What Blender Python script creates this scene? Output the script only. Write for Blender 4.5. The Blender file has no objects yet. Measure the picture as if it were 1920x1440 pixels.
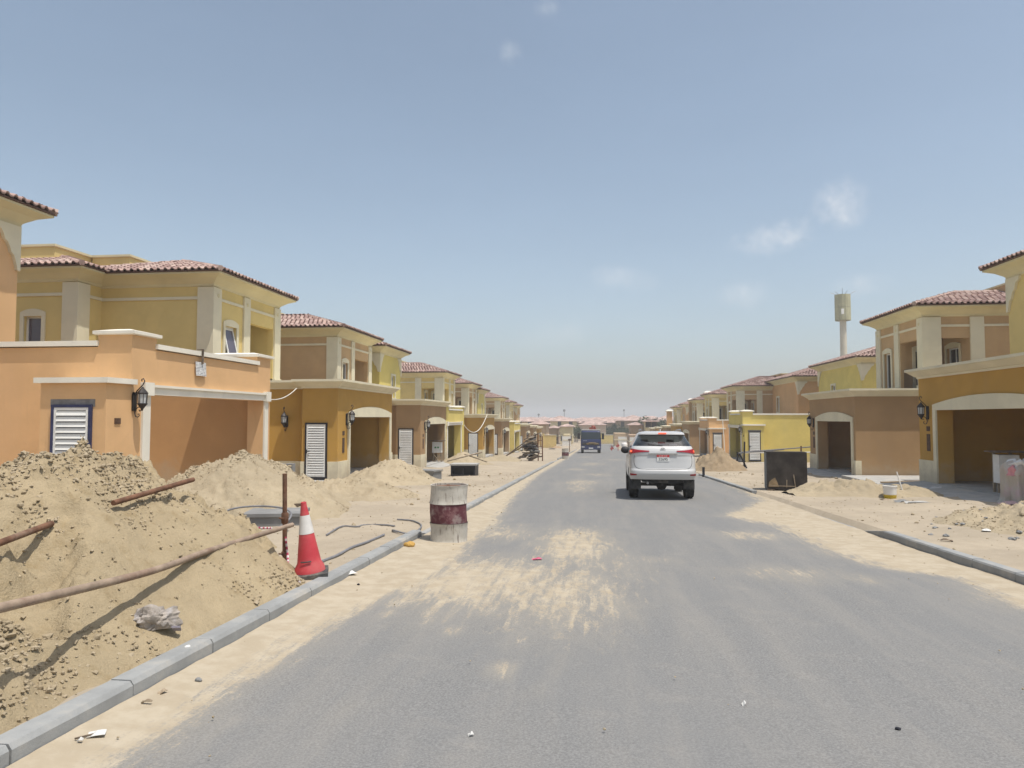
import bpy, bmesh, math, random
import numpy as np
from mathutils import Vector, Matrix, Euler

random.seed(7); np.random.seed(7)
SC = bpy.context.scene
COL = SC.collection
R = math.radians

# ------------------------------------------------------------------ camera, sky, sun, exposure
FPX = 1331.0
YAW = math.atan2(153, FPX); PITCH = math.atan2(63, FPX); CAMZ = 1.6
cd = bpy.data.cameras.new('camera'); cam = bpy.data.objects.new('camera', cd); COL.objects.link(cam)
cd.sensor_width = 36; cd.lens = FPX / 1920 * 36; cd.clip_start = .05; cd.clip_end = 9000
cam.location = (0, 0, CAMZ); cam.rotation_euler = (math.pi/2 + PITCH, 0, YAW)
SC.camera = cam

SUN_DIR = Vector((0.29, -0.185, 1.0)).normalized()          # towards the sun
SUN_EL = math.asin(SUN_DIR.z); SUN_AZ = math.atan2(SUN_DIR.x, SUN_DIR.y)   # clockwise from +Y
world = bpy.data.worlds.new('World'); SC.world = world; world.use_nodes = True
wn = world.node_tree.nodes; wl = world.node_tree.links
for n in list(wn): wn.remove(n)
wout = wn.new('ShaderNodeOutputWorld'); bg = wn.new('ShaderNodeBackground'); sky = wn.new('ShaderNodeTexSky')
sky.sky_type = 'NISHITA'; sky.sun_disc = False
sky.sun_elevation = SUN_EL; sky.sun_rotation = SUN_AZ
sky.altitude = 0; sky.air_density = 1.0; sky.dust_density = 2.2; sky.ozone_density = 1.0
bg.inputs['Strength'].default_value = 0.15
tc = wn.new('ShaderNodeTexCoord')

def ray(x, y):
    """direction of a photo pixel (1920x1440), camera at (0,0,CAMZ)"""
    c = ((x-960)/FPX, 1.0, (720-y)/FPX)
    cp, sp, cy, sy = math.cos(PITCH), math.sin(PITCH), math.cos(YAW), math.sin(YAW)
    v = (c[0], c[1]*cp-c[2]*sp, c[1]*sp+c[2]*cp)
    return Vector((v[0]*cy-v[1]*sy, v[0]*sy+v[1]*cy, v[2]))
def atX(x, y, X):
    r = ray(x, y); t = X/r.x; return Vector((X, r.y*t, CAMZ+r.z*t))
def atY(x, y, Y):
    r = ray(x, y); t = Y/r.y; return Vector((r.x*t, Y, CAMZ+r.z*t))

# a few thin clouds, fixed in the sky by their direction
nz = wn.new('ShaderNodeTexNoise'); nz.inputs['Scale'].default_value = 16; nz.inputs['Detail'].default_value = 7; nz.inputs['Roughness'].default_value = .6
nz2 = wn.new('ShaderNodeTexNoise'); nz2.inputs['Scale'].default_value = 60; nz2.inputs['Detail'].default_value = 4
wl.new(tc.outputs['Generated'], nz.inputs['Vector']); wl.new(tc.outputs['Generated'], nz2.inputs['Vector'])
def wmath(op, a, b=None, clamp=False):
    n = wn.new('ShaderNodeMath'); n.operation = op; n.use_clamp = clamp
    for i, q in enumerate((a, b)):
        if q is None: continue
        if isinstance(q, (int, float)): n.inputs[i].default_value = q
        else: wl.new(q, n.inputs[i])
    return n.outputs[0]
nsum = wmath('ADD', wmath('MULTIPLY', wmath('SUBTRACT', nz.outputs['Fac'], .5), 3.4), wmath('MULTIPLY', wmath('SUBTRACT', nz2.outputs['Fac'], .5), .8))
total = None
for px, py, a, b, k in [(1455, 445, .075, .028, .8), (1575, 388, .045, .04, .62), (1165, 524, .07, .026, .34), (1400, 553, .05, .024, .36),
                        (1600, 537, .05, .018, .36), (962, 97, .022, .02, .34), (1025, 14, .022, .02, .25), (1050, 625, .07, .03, .2), (700, 560, .08, .02, .12)]:
    d = ray(px, py).normalized(); h = Vector((d.y, -d.x, 0)).normalized(); u = h.cross(d)
    def dot(vec, s):
        n = wn.new('ShaderNodeVectorMath'); n.operation = 'DOT_PRODUCT'; wl.new(tc.outputs['Generated'], n.inputs[0]); n.inputs[1].default_value = tuple(vec)
        return wmath('MULTIPLY', wmath('SUBTRACT', n.outputs['Value'], 0.0), 1/s)
    uu, vv, ff = dot(h, a), dot(u, b), dot(d, 1)
    r2 = wmath('ADD', wmath('MULTIPLY', uu, uu), wmath('MULTIPLY', vv, vv))
    m = wmath('MULTIPLY', wmath('SUBTRACT', wmath('ADD', .75, nsum), r2), .75, True)
    m = wmath('MULTIPLY', wmath('MULTIPLY', wmath('MULTIPLY', m, m), wmath('GREATER_THAN', ff, .3)), k)
    total = m if total is None else wmath('MAXIMUM', total, m)
mixc = wn.new('ShaderNodeMix'); mixc.data_type = 'RGBA'
hsv = wn.new('ShaderNodeHueSaturation'); hsv.inputs['Hue'].default_value = .49; hsv.inputs['Saturation'].default_value = .78; hsv.inputs['Value'].default_value = .67; nzs = wn.new('ShaderNodeTexNoise'); nzs.inputs['Scale'].default_value = 3.2; nzs.inputs['Detail'].default_value = 5; nzs.inputs['Roughness'].default_value = .6
mps = wn.new('ShaderNodeMapping'); mps.inputs['Scale'].default_value = (1, 1, 3.2); wl.new(tc.outputs['Generated'], mps.inputs['Vector']); wl.new(mps.outputs[0], nzs.inputs['Vector'])
wl.new(wmath('ADD', .75, wmath('MULTIPLY', nzs.outputs['Fac'], .07)), hsv.inputs['Value'])
wl.new(sky.outputs[0], hsv.inputs['Color'])
wl.new(total, mixc.inputs[0]); wl.new(hsv.outputs[0], mixc.inputs[6]); mixc.inputs[7].default_value = (4.6, 4.65, 4.75, 1)
wl.new(mixc.outputs[2], bg.inputs['Color']); wl.new(bg.outputs[0], wout.inputs['Surface'])

sd = bpy.data.lights.new('sun', 'SUN'); sd.energy = 3.3; sd.angle = R(.55); sd.color = (1, .955, .88)
sun = bpy.data.objects.new('sun', sd); COL.objects.link(sun)
sun.rotation_euler = SUN_DIR.to_track_quat('Z', 'Y').to_euler(); sun.location = (0, 0, 60)
SC.view_settings.view_transform = 'Standard'; SC.view_settings.look = 'None'
SC.view_settings.exposure = 0.4; SC.view_settings.gamma = 1; SC.view_settings.use_curve_mapping = False
SC.render.engine = 'CYCLES'
SC.cycles.use_denoising = True; SC.cycles.max_bounces = 8; SC.cycles.diffuse_bounces = 4; SC.cycles.transparent_max_bounces = 12

# ------------------------------------------------------------------ terrain numbers
SL = 0.0316
def prof(y):
    y = np.asarray(y, float)
    return np.where(y < 110, -SL*y, -SL*110 - SL*70*(1-np.exp(-(np.maximum(y, 110)-110)/70)))
def pz(y): return float(prof(y))
KL, KR = -2.79, 4.72                       # faces of the left and right kerbs
XL, XR, XLU, XRU = 8.9, 10.4, 12.9, 14.0   # house front planes (carport, upper floor) either side
def verge_np(x):
    l = np.clip((-x - 2.9)/6.0, 0, 1)*.03 + .1
    r = np.clip((x - 4.8)/5.6, 0, 1)*.03 + .1
    return np.where(x < -2.86, l, np.where(x > 4.78, r, -.16))

# numpy value-noise
_perm = np.random.RandomState(3).rand(256, 256)
def vnoise(x, y):
    xi = np.floor(x).astype(int); yi = np.floor(y).astype(int); xf = x-xi; yf = y-yi
    xf = xf*xf*xf*(xf*(xf*6-15)+10); yf = yf*yf*yf*(yf*(yf*6-15)+10)
    a = _perm[xi & 255, yi & 255]; b = _perm[(xi+1) & 255, yi & 255]; c = _perm[xi & 255, (yi+1) & 255]; d = _perm[(xi+1) & 255, (yi+1) & 255]
    return (a*(1-xf)+b*xf)*(1-yf) + (c*(1-xf)+d*xf)*yf
def fbm(x, y, o=4, s=1.0, g=.5, off=0.0):
    x = np.asarray(x, float)*s + off; y = np.asarray(y, float)*s + off*1.7; t = 0; a = 1; n = 0
    for i in range(o):
        ca, sa = math.cos(i*1.1), math.sin(i*1.1)
        t = t + a*(vnoise(x*ca-y*sa, x*sa+y*ca)-.5); n += a; a *= g; x = x*2.03+17; y = y*2.03+5
    return t/n*2
def ground_np(x, y):
    x = np.asarray(x, float); y = np.asarray(y, float)
    out = np.clip(np.minimum(np.where(x < 0, -x-2.95, x-4.9), 1.2)/1.2, 0, 1)
    inn = np.where(np.abs(x) > np.where(x < 0, XL-.9, XR-.9), .25, 1)
    near = np.clip(1-(np.hypot(x, y)-60)/60, 0, 1)
    rel = (fbm(x, y, 4, .45)*.10 + fbm(x, y, 4, 2.2, .55, 9)*.035 + fbm(x, y, 3, 9, .6, 4)*.012)*out*inn*near
    return prof(y) + verge_np(x) + rel
def gz(x, y): return float(ground_np(x, y))
def gnd(x, y, off=.1):
    """pixel -> point on the sloping ground (offset above the road)"""
    r = ray(x, y); t = (off-CAMZ)/(r.z+SL*r.y); p = r*t; return Vector((p.x, p.y, CAMZ+p.z))

# ------------------------------------------------------------------ mesh helpers
ORG = {}
class MB:
    def __init__(s): s.v = []; s.f = []; s.mi = []; s.cur = 0
    def add(s, vs, fs):
        b = len(s.v); s.v += [tuple(q) for q in vs]; s.f += [tuple(b+i for i in q) for q in fs]; s.mi += [s.cur]*len(fs)
    def hexa(s, p):   # 8 points: bottom 4 (ccw), top 4
        s.add(p, [(0, 3, 2, 1), (4, 5, 6, 7), (0, 1, 5, 4), (1, 2, 6, 5), (2, 3, 7, 6), (3, 0, 4, 7)])
    def box(s, a, b):
        x0, x1 = sorted((a[0], b[0])); y0, y1 = sorted((a[1], b[1])); z0, z1 = sorted((a[2], b[2]))
        s.hexa([(x0, y0, z0), (x1, y0, z0), (x1, y1, z0), (x0, y1, z0), (x0, y0, z1), (x1, y0, z1), (x1, y1, z1), (x0, y1, z1)])
    def obox(s, c, size, rot):  # oriented box
        m = Euler(rot).to_matrix(); h = Vector(size)/2; c = Vector(c)
        s.hexa([c + m @ Vector((sx*h.x, sy*h.y, sz*h.z)) for sz in (-1, 1) for sx, sy in ((-1, -1), (1, -1), (1, 1), (-1, 1))])
    def prism(s, pts, ext):     # polygon (3d points) extruded by a vector
        n = len(pts); e = Vector(ext); q = [Vector(p) for p in pts]
        s.add(q + [p+e for p in q], [tuple(range(n))[::-1], tuple(range(n, 2*n))] + [(i, (i+1) % n, n+(i+1) % n, n+i) for i in range(n)])
    def tube(s, path, r, n=8, cap=True):
        path = [Vector(p) for p in path]; m = len(path); rs = r if isinstance(r, (list, tuple)) else [r]*m
        t = (path[1]-path[0]).normalized(); up = Vector((0, 0, 1)) if abs(t.z) < .9 else Vector((1, 0, 0))
        u = t.cross(up).normalized(); vs = []; fs = []
        for i, p in enumerate(path):
            a = path[max(i-1, 0)]; b = path[min(i+1, m-1)]; t = (b-a).normalized()
            u = (u - t*u.dot(t)).normalized(); w = t.cross(u)
            vs += [p + (u*math.cos(k*2*math.pi/n) + w*math.sin(k*2*math.pi/n))*rs[i] for k in range(n)]
        for i in range(m-1):
            fs += [(i*n+k, i*n+(k+1) % n, (i+1)*n+(k+1) % n, (i+1)*n+k) for k in range(n)]
        if cap: fs += [tuple(range(n))[::-1], tuple(range((m-1)*n, m*n))]
        s.add(vs, fs)
    def lathe(s, prof_, c=(0, 0, 0), n=24, tilt=None, cap=True):
        vs = []; fs = []; m = len(prof_)
        for r_, z_ in prof_:
            for k in range(n):
                p = Vector((r_*math.cos(k*2*math.pi/n), r_*math.sin(k*2*math.pi/n), z_))
                if tilt: p = tilt @ p
                vs.append(p + Vector(c))
        for i in range(m-1):
            fs += [(i*n+k, i*n+(k+1) % n, (i+1)*n+(k+1) % n, (i+1)*n+k) for k in range(n)]
        if cap: fs += [tuple(range(n))[::-1], tuple(range((m-1)*n, m*n))]
        s.add(vs, fs)
    def wall(s, P, ax, L, z0, z1, th, holes=()):
        """wall from P along ax (unit 2d), back offset th (2d), rectangular holes (a0,a1,z0,z1)"""
        P = Vector((P[0], P[1], 0)); ax = Vector((ax[0], ax[1], 0)); th = Vector((th[0], th[1], 0))
        A = sorted({0, L} | {min(max(h[i], 0), L) for h in holes for i in (0, 1)}); Z = sorted({z0, z1} | {min(max(h[i], z0), z1) for h in holes for i in (2, 3)})
        na, nz_ = len(A)-1, len(Z)-1
        fill = [[not any(h[0]-1e-6 < (A[i]+A[i+1])/2 < h[1] and h[2] < (Z[j]+Z[j+1])/2 < h[3] for h in holes) for j in range(nz_)] for i in range(na)]
        vid = {}; vs = []; fs = []
        def V(i, j, b):
            if (i, j, b) not in vid:
                vid[i, j, b] = len(vs); vs.append(P + ax*A[i] + th*b + Vector((0, 0, Z[j])))
            return vid[i, j, b]
        for i in range(na):
            for j in range(nz_):
                if not fill[i][j]: continue
                fs += [(V(i, j, 0), V(i+1, j, 0), V(i+1, j+1, 0), V(i, j+1, 0)), (V(i, j, 1), V(i, j+1, 1), V(i+1, j+1, 1), V(i+1, j, 1))]
                for di, dj, e in ((-1, 0, ((i, j), (i, j+1))), (1, 0, ((i+1, j+1), (i+1, j))), (0, -1, ((i+1, j), (i, j))), (0, 1, ((i, j+1), (i+1, j+1)))):
                    ii, jj = i+di, j+dj
                    if not (0 <= ii < na and 0 <= jj < nz_ and fill[ii][jj]):
                        (a, b), (c, d) = e; fs.append((V(a, b, 0), V(c, d, 0), V(c, d, 1), V(a, b, 1)))
        s.add(vs, fs)
    def mesh(s, name, mats, off=(0, 0, 0), smooth=None, recalc=True):
        me = bpy.data.meshes.new(name); o = Vector(off)
        me.from_pydata([tuple(Vector(v)-o) for v in s.v], [], s.f)
        if not isinstance(mats, (list, tuple)): mats = [mats]
        for m in mats: me.materials.append(m)
        if len(mats) > 1: me.polygons.foreach_set('material_index', s.mi)
        if recalc:
            bm = bmesh.new(); bm.from_mesh(me); bmesh.ops.recalc_face_normals(bm, faces=bm.faces); bm.to_mesh(me); bm.free()
        if smooth is not None:
            me.polygons.foreach_set('use_smooth', [True]*len(me.polygons)); me.set_sharp_from_angle(angle=R(smooth))
        me.update(); return me
    def build(s, name, mats, parent=None, origin=None, smooth=None, label=None, cat=None, group=None, kind=None):
        org = ORG[parent] if parent is not None else Vector(origin if origin is not None else (0, 0, 0))
        ob = bpy.data.objects.new(name, s.mesh(name, mats, org, smooth)); COL.objects.link(ob)
        ORG[ob] = org
        if parent is not None: ob.parent = parent
        else: ob.location = org
        tag(ob, label, cat, group, kind); return ob
def tag(o, label=None, cat=None, group=None, kind=None):
    for k, v in (('label', label), ('category', cat), ('group', group), ('kind', kind)):
        if v: o[k] = v
    return o
def empty(name, loc, label=None, cat=None, group=None):
    o = bpy.data.objects.new(name, None); COL.objects.link(o); o.location = loc; ORG[o] = Vector(loc); o.empty_display_size = .3
    return tag(o, label, cat, group)
def inst(name, me, parent, loc, rot=None, scale=None):
    o = bpy.data.objects.new(name, me); COL.objects.link(o)
    o.location = Vector(loc) - (ORG[parent] if parent is not None else Vector())
    if rot is not None:
        if isinstance(rot, Matrix): o.rotation_mode = 'QUATERNION'; o.rotation_quaternion = rot.to_quaternion()
        else: o.rotation_euler = rot
    if scale is not None: o.scale = scale
    if parent is not None: o.parent = parent
    return o
def grid_mesh(name, X, Y, Z, mat, keep=None, smooth=True, attr=None, org=(0, 0, 0)):
    ny, nx = X.shape; o = Vector(org)
    vs = np.stack([X-o.x, Y-o.y, Z-o.z], -1).reshape(-1, 3)
    idx = np.arange(nx*ny).reshape(ny, nx)
    fs = np.stack([idx[:-1, :-1], idx[:-1, 1:], idx[1:, 1:], idx[1:, :-1]], -1).reshape(-1, 4)
    if keep is not None:
        k = (keep[:-1, :-1] | keep[:-1, 1:] | keep[1:, 1:] | keep[1:, :-1]).reshape(-1); fs = fs[k]
        used = np.unique(fs); rm = -np.ones(nx*ny, int); rm[used] = np.arange(len(used)); vs = vs[used]; fs = rm[fs]
    me = bpy.data.meshes.new(name); me.vertices.add(len(vs)); me.vertices.foreach_set('co', vs.reshape(-1))
    me.loops.add(len(fs)*4); me.loops.foreach_set('vertex_index', fs.reshape(-1).astype(np.int32))
    me.polygons.add(len(fs)); me.polygons.foreach_set('loop_start', np.arange(0, len(fs)*4, 4, dtype=np.int32))
    me.update(calc_edges=True); me.validate()
    if smooth: me.polygons.foreach_set('use_smooth', [True]*len(me.polygons))
    if attr:
        for k_, a in attr.items():
            at = me.attributes.new(k_, 'FLOAT', 'POINT'); at.data.foreach_set('value', a.reshape(-1).astype(np.float32))
    me.materials.append(mat)
    ob = bpy.data.objects.new(name, me); COL.objects.link(ob); ob.location = o; ORG[ob] = o; return ob

# ------------------------------------------------------------------ materials
def srgb(r, g, b):
    f = lambda c: (c/255/12.92) if c/255 <= .04045 else ((c/255+.055)/1.055)**2.4
    return (f(r), f(g), f(b))
class NT:
    def __init__(s, name):
        s.m = bpy.data.materials.new(name); s.m.use_nodes = True; s.n = s.m.node_tree.nodes; s.l = s.m.node_tree.links
        s.b = s.n['Principled BSDF']; s.tc = s.n.new('ShaderNodeTexCoord'); s.geo = s.n.new('ShaderNodeNewGeometry')
    def inp(s, node, i, v):
        if v is None: return
        if hasattr(v, 'links') or isinstance(v, bpy.types.NodeSocket): s.l.new(v, node.inputs[i])
        else: node.inputs[i].default_value = v if not (isinstance(v, tuple) and len(v) == 3 and node.inputs[i].type == 'RGBA') else (*v, 1)
    def noise(s, scale, detail=4, rough=.55, vec=None, dist=0):
        n = s.n.new('ShaderNodeTexNoise'); n.inputs['Scale'].default_value = scale; n.inputs['Detail'].default_value = detail
        n.inputs['Roughness'].default_value = rough; n.inputs['Distortion'].default_value = dist
        s.l.new(vec if vec is not None else s.geo.outputs['Position'], n.inputs['Vector']); return n.outputs['Fac']
    def ramp(s, f, a, b, lo=0, hi=1):
        n = s.n.new('ShaderNodeMapRange'); n.interpolation_type = 'SMOOTHSTEP'; s.inp(n, 0, f)
        n.inputs[1].default_value = a; n.inputs[2].default_value = b; n.inputs[3].default_value = lo; n.inputs[4].default_value = hi; return n.outputs[0]
    def mix(s, f, a, b, mode='MIX'):
        n = s.n.new('ShaderNodeMix'); n.data_type = 'RGBA'; n.blend_type = mode; s.inp(n, 0, f); s.inp(n, 6, a); s.inp(n, 7, b); return n.outputs[2]
    def math(s, op, a, b=None, clamp=False):
        n = s.n.new('ShaderNodeMath'); n.operation = op; n.use_clamp = clamp; s.inp(n, 0, a); s.inp(n, 1, b); return n.outputs[0]
    def mapping(s, scale, vec=None):
        n = s.n.new('ShaderNodeMapping'); n.inputs['Scale'].default_value = scale
        s.l.new(vec if vec is not None else s.geo.outputs['Position'], n.inputs['Vector']); return n.outputs[0]
    def bump(s, h, strength, dist=.02):
        n = s.n.new('ShaderNodeBump'); n.inputs['Strength'].default_value = strength; n.inputs['Distance'].default_value = dist
        s.inp(n, 'Height', h); s.l.new(n.outputs[0], s.b.inputs['Normal'])
    def out(s, col=None, rough=.8, metal=0, spec=.3):
        s.inp(s.b, 'Base Color', col); s.inp(s.b, 'Roughness', rough); s.b.inputs['Metallic'].default_value = metal
        s.b.inputs['Specular IOR Level'].default_value = spec; return s.m
def mul(c, k): return tuple(min(1, q*k) for q in c)
MATS = {}
def stucco(name, c):
    """painted render: fine grain, faint patches, faint vertical streaks, dust low on the wall comes with the sand colour"""
    if name in MATS: return MATS[name]
    t = NT(name)
    a = t.noise(.9, 5, .6); st = t.noise(1.0, 4, .6, t.mapping((2.2, 2.2, .22))); g = t.noise(60, 3, .7)
    col = t.mix(t.ramp(a, .35, .7), mul(c, .93), mul(c, 1.05))
    col = t.mix(t.ramp(st, .52, .72, 0, .32), col, mul((c[0]*.86+.03, c[1]*.86+.03, c[2]*.9+.03), 1))
    col = t.mix(t.ramp(g, .3, .75, 0, .16), col, mul(c, .7))
    drip = t.noise(1.0, 5, .7, t.mapping((7, 7, .30))); col = t.mix(t.ramp(drip, .63, .74, 0, .30), col, (c[0]*.62+.02, c[1]*.62+.02, c[2]*.66+.02))
    sep = t.n.new('ShaderNodeSeparateXYZ'); t.l.new(t.tc.outputs['Object'], sep.inputs[0])
    low = t.math('ADD', sep.outputs[2], t.math('MULTIPLY', t.math('SUBTRACT', t.noise(2.6, 6, .7), .5), 1.5))
    col = t.mix(t.ramp(low, .75, .0, 0, .55), col, (.40, .33, .24))
    pt = t.noise(.55, 3, .4, None, .8); col = t.mix(t.ramp(pt, .56, .60, 0, .16), col, mul(c, 1.16))
    t.bump(t.math('ADD', t.math('MULTIPLY', g, .6), t.math('MULTIPLY', t.noise(14, 4, .6), .5)), .22, .012)
    MATS[name] = t.out(col, .88, 0, .2); return MATS[name]
def plain(name, c, rough=.6, metal=0, var=.12, scale=6, bump=.0, spec=.35, dirt=None, dirt_amt=.3):
    if name in MATS: return MATS[name]
    t = NT(name); a = t.noise(scale, 5, .6)
    col = t.mix(t.ramp(a, .3, .72), mul(c, 1-var), mul(c, 1+var*.6))
    if dirt: col = t.mix(t.ramp(t.noise(scale*.45, 6, .65), .48, .7, 0, dirt_amt), col, dirt)
    if bump: t.bump(t.noise(scale*8, 4, .6), bump, .01)
    MATS[name] = t.out(col, rough, metal, spec); return MATS[name]

SAND = (.385, .325, .245)
def sand_mat(name, c, fine=1.0, damp=.35):
    t = NT(name)
    a = t.noise(.55, 6, .6); b = t.noise(4.5, 6, .68); g = t.noise(55, 4, .75); h = t.noise(230, 2, .6)
    col = t.mix(t.ramp(a, .36, .66), mul(c, .88), mul(c, 1.05))
    col = t.mix(t.ramp(b, .5, .72, 0, damp), col, (c[0]*.72, c[1]*.68, c[2]*.6))
    col = t.mix(t.ramp(b, .5, .3, 0, .3), col, (min(1, c[0]*1.12), min(1, c[1]*1.13), min(1, c[2]*1.17)))
    col = t.mix(t.ramp(g, .55, .8, 0, .4), col, mul(c, .6)); col = t.mix(t.ramp(h, .6, .8, 0, .3), col, mul(c, 1.25))
    hgt = t.math('ADD', t.math('MULTIPLY', b, .9), t.math('ADD', t.math('MULTIPLY', g, .35), t.math('MULTIPLY', t.noise(17, 5, .7), .6)))
    t.bump(hgt, .75*fine, .045); return t.out(col, .95, 0, .1)
M_SAND = sand_mat('sand', SAND, .55, .22)
M_PILE = sand_mat('dug_sand', (.375, .30, .19), 1.0, .75)
M_PILE2 = sand_mat('dry_sand_heap', (.385, .318, .218), .9, .35)
def clod_mat():
    t = NT('sand_clod'); col = t.mix(t.ramp(t.noise(3.5, 3, .6), .35, .68), (.31, .25, .165), (.40, .33, .23))
    t.bump(t.noise(70, 4, .7), .5, .01); return t.out(col, .95, 0, .1)
M_CLOD = clod_mat()
def road_mat():
    t = NT('dusty_asphalt')
    at = t.n.new('ShaderNodeAttribute'); at.attribute_name = 'sand'
    pos = t.geo.outputs['Position']
    g = t.noise(70, 3, .85); g2 = t.noise(30, 4, .7); big = t.noise(.35, 5, .6); mid = t.noise(2.2, 6, .7, None, .4)
    lane = t.noise(1.0, 5, .65, t.mapping((2.4, .22, 1)))
    asp = t.mix(t.ramp(g, .3, .72), (.13, .13, .128), (.255, .252, .244))
    asp = t.mix(t.ramp(t.noise(160, 2, .7), .62, .8, 0, .35), asp, (.36, .35, .33))
    asp = t.mix(t.ramp(big, .35, .68, 0, .5), asp, (.19, .19, .187))
    dust = t.math('ADD', t.ramp(lane, .4, .72, 0, .20), t.ramp(mid, .5, .78, 0, .18))
    dust = t.math('ADD', dust, t.ramp(g2, .55, .8, 0, .12))
    asp = t.mix(dust, asp, (.33, .30, .255))
    # wind-laid and tracked sand: the mask is broken up by streaky noise
    streak = t.noise(1.0, 6, .72, t.mapping((7.5, 1.5, 1)), .5)
    e = t.math('ADD', at.outputs['Fac'], t.math('MULTIPLY', t.math('SUBTRACT', streak, .5), 1.25))
    e = t.math('ADD', e, t.math('MULTIPLY', t.math('SUBTRACT', t.noise(38, 5, .85), .5), 1.0))
    tyre = t.noise(1.0, 3, .7, t.mapping((22, .55, 1)), .15); e = t.math('ADD', e, t.math('MULTIPLY', t.math('SUBTRACT', tyre, .5), .45))
    m = t.ramp(e, .46, .80)
    film = t.ramp(t.math('ADD', at.outputs['Fac'], t.math('MULTIPLY', t.math('SUBTRACT', t.noise(1.0, 5, .65, t.mapping((3.0, .8, 1)), .4), .5), .8)), .15, .8, 0, .42)
    asp = t.mix(film, asp, (.33, .295, .235))
    sc = t.mix(t.ramp(t.noise(5, 5, .65), .35, .68), (.365, .305, .22), (.425, .365, .275))
    col = t.mix(m, asp, sc)
    t.bump(t.math('ADD', t.math('MULTIPLY', g, .5), t.math('MULTIPLY', t.noise(8, 4, .65), .5)), .35, .01)
    return t.out(col, .93, 0, .15)
M_ROAD = road_mat()
def conc(name, c, rough=.9):
    t = NT(name); a = t.noise(2.2, 6, .65); g = t.noise(80, 3, .7)
    col = t.mix(t.ramp(a, .35, .68), mul(c, .86), mul(c, 1.08)); col = t.mix(t.ramp(g, .55, .8, 0, .4), col, mul(c, .62))
    col = t.mix(t.ramp(t.noise(1.1, 6, .7), .5, .75, 0, .5), col, (.47, .40, .30))
    t.bump(t.math('ADD', g, t.noise(18, 4, .6)), .3, .008); return t.out(col, rough, 0, .2)
M_KERB = conc('kerb_concrete', (.29, .295, .29)); M_SLAB = conc('pale_concrete', (.40, .39, .365)); M_DKCONC = conc('grey_concrete', (.23, .23, .225))
# house paints
PEACH = stucco('peach_render', (.68, .425, .215)); OCHRE = stucco('ochre_render', (.47, .275, .068)); BROWN = stucco('brown_render', (.38, .245, .125))
YEL = stucco('yellow_render', (.68, .525, .215)); LEMON = stucco('lemon_render', (.66, .535, .17)); TAN = stucco('tan_render', (.52, .35, .185)); ORANGE = stucco('apricot_render', (.60, .365, .175))
CREAM = stucco('cream_trim', (.70, .64, .47)); PALE = stucco('pale_stone_trim', (.76, .72, .62)); SOFT = stucco('soffit_cream', (.66, .585, .37))
M_WHITE = plain('white_painted_metal', (.74, .735, .70), .45, 0, .06, 3, dirt=(.5, .44, .35), dirt_amt=.35)
M_BLACK = plain('black_painted_metal', (.02, .02, .026), .45, 0, .2)
M_NAVY = plain('blue_protective_film', (.03, .035, .09), .4, 0, .3, 5)
M_GREYM = plain('grey_putty', (.21, .2, .19), .9, 0, .25, 9)
M_UPVC = plain('white_window_frame', (.72, .72, .69), .4, 0, .04)
def glass_dark(name='window_glass', c=(.02, .022, .026)):
    t = NT(name); t.out(c, .06, 0, .6); return t.m
M_GLASS = glass_dark(); M_GLASSV = plain('tinted_window_film', (.10, .085, .11), .15, 0, .15, 2, spec=.6)
M_LAMP = plain('dark_bronze', (.045, .04, .038), .5, .4, .3, 30); M_LGLASS = plain('frosted_glass', (.5, .52, .52), .2, 0, .1, 20)
M_NICHE = plain('meter_niche', (.09, .05, .03), .8, 0, .4, 14)
M_RUST = plain('rusty_steel', (.17, .085, .05), .85, .15, .4, 9, .3, dirt=(.30, .22, .16), dirt_amt=.5)
M_RUSTL = plain('weathered_pipe', (.30, .225, .165), .8, .05, .25, 7, .3, dirt=(.17, .09, .06), dirt_amt=.6)
M_WOOD = plain('weathered_timber', (.33, .26, .18), .85, 0, .3, 8, .3); M_DARKWOOD = plain('dirty_timber', (.16, .12, .085), .9, 0, .5, 7, .4)
M_CABLE = plain('grey_cable', (.19, .19, .2), .6, 0, .25, 12); M_WCABLE = plain('white_cable', (.66, .63, .55), .6, 0, .1)
M_PLAST = plain('white_plastic', (.72, .70, .66), .4, 0, .06)
def tile_mat(name, attr):
    t = NT(name)
    if attr: a = t.n.new('ShaderNodeAttribute'); a.attribute_name = 'tint'; f = a.outputs['Fac']
    else: f = t.n.new('ShaderNodeObjectInfo').outputs['Random']
    r = t.n.new('ShaderNodeValToRGB'); e = r.color_ramp.elements; r.color_ramp.interpolation = 'CONSTANT'
    e[0].color = (.27, .175, .155, 1); e[1].position = .3; e[1].color = (.35, .245, .215, 1)
    for p, c in ((.52, (.235, .15, .13, 1)), (.68, (.43, .30, .255, 1)), (.84, (.45, .34, .29, 1))):
        q = e.new(p); q.color = c
    t.l.new(f, r.inputs[0])
    col = t.mix(t.ramp(t.noise(9, 4, .6), .4, .7, 0, .5), r.outputs[0], (.36, .26, .21)); return t.out(col, .85, 0, .2)
M_TILE = tile_mat('clay_tile', False); M_TILEJ = tile_mat('clay_tile_joined', True); M_DECK = plain('roof_underlay', (.16, .10, .08), .9)

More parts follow.
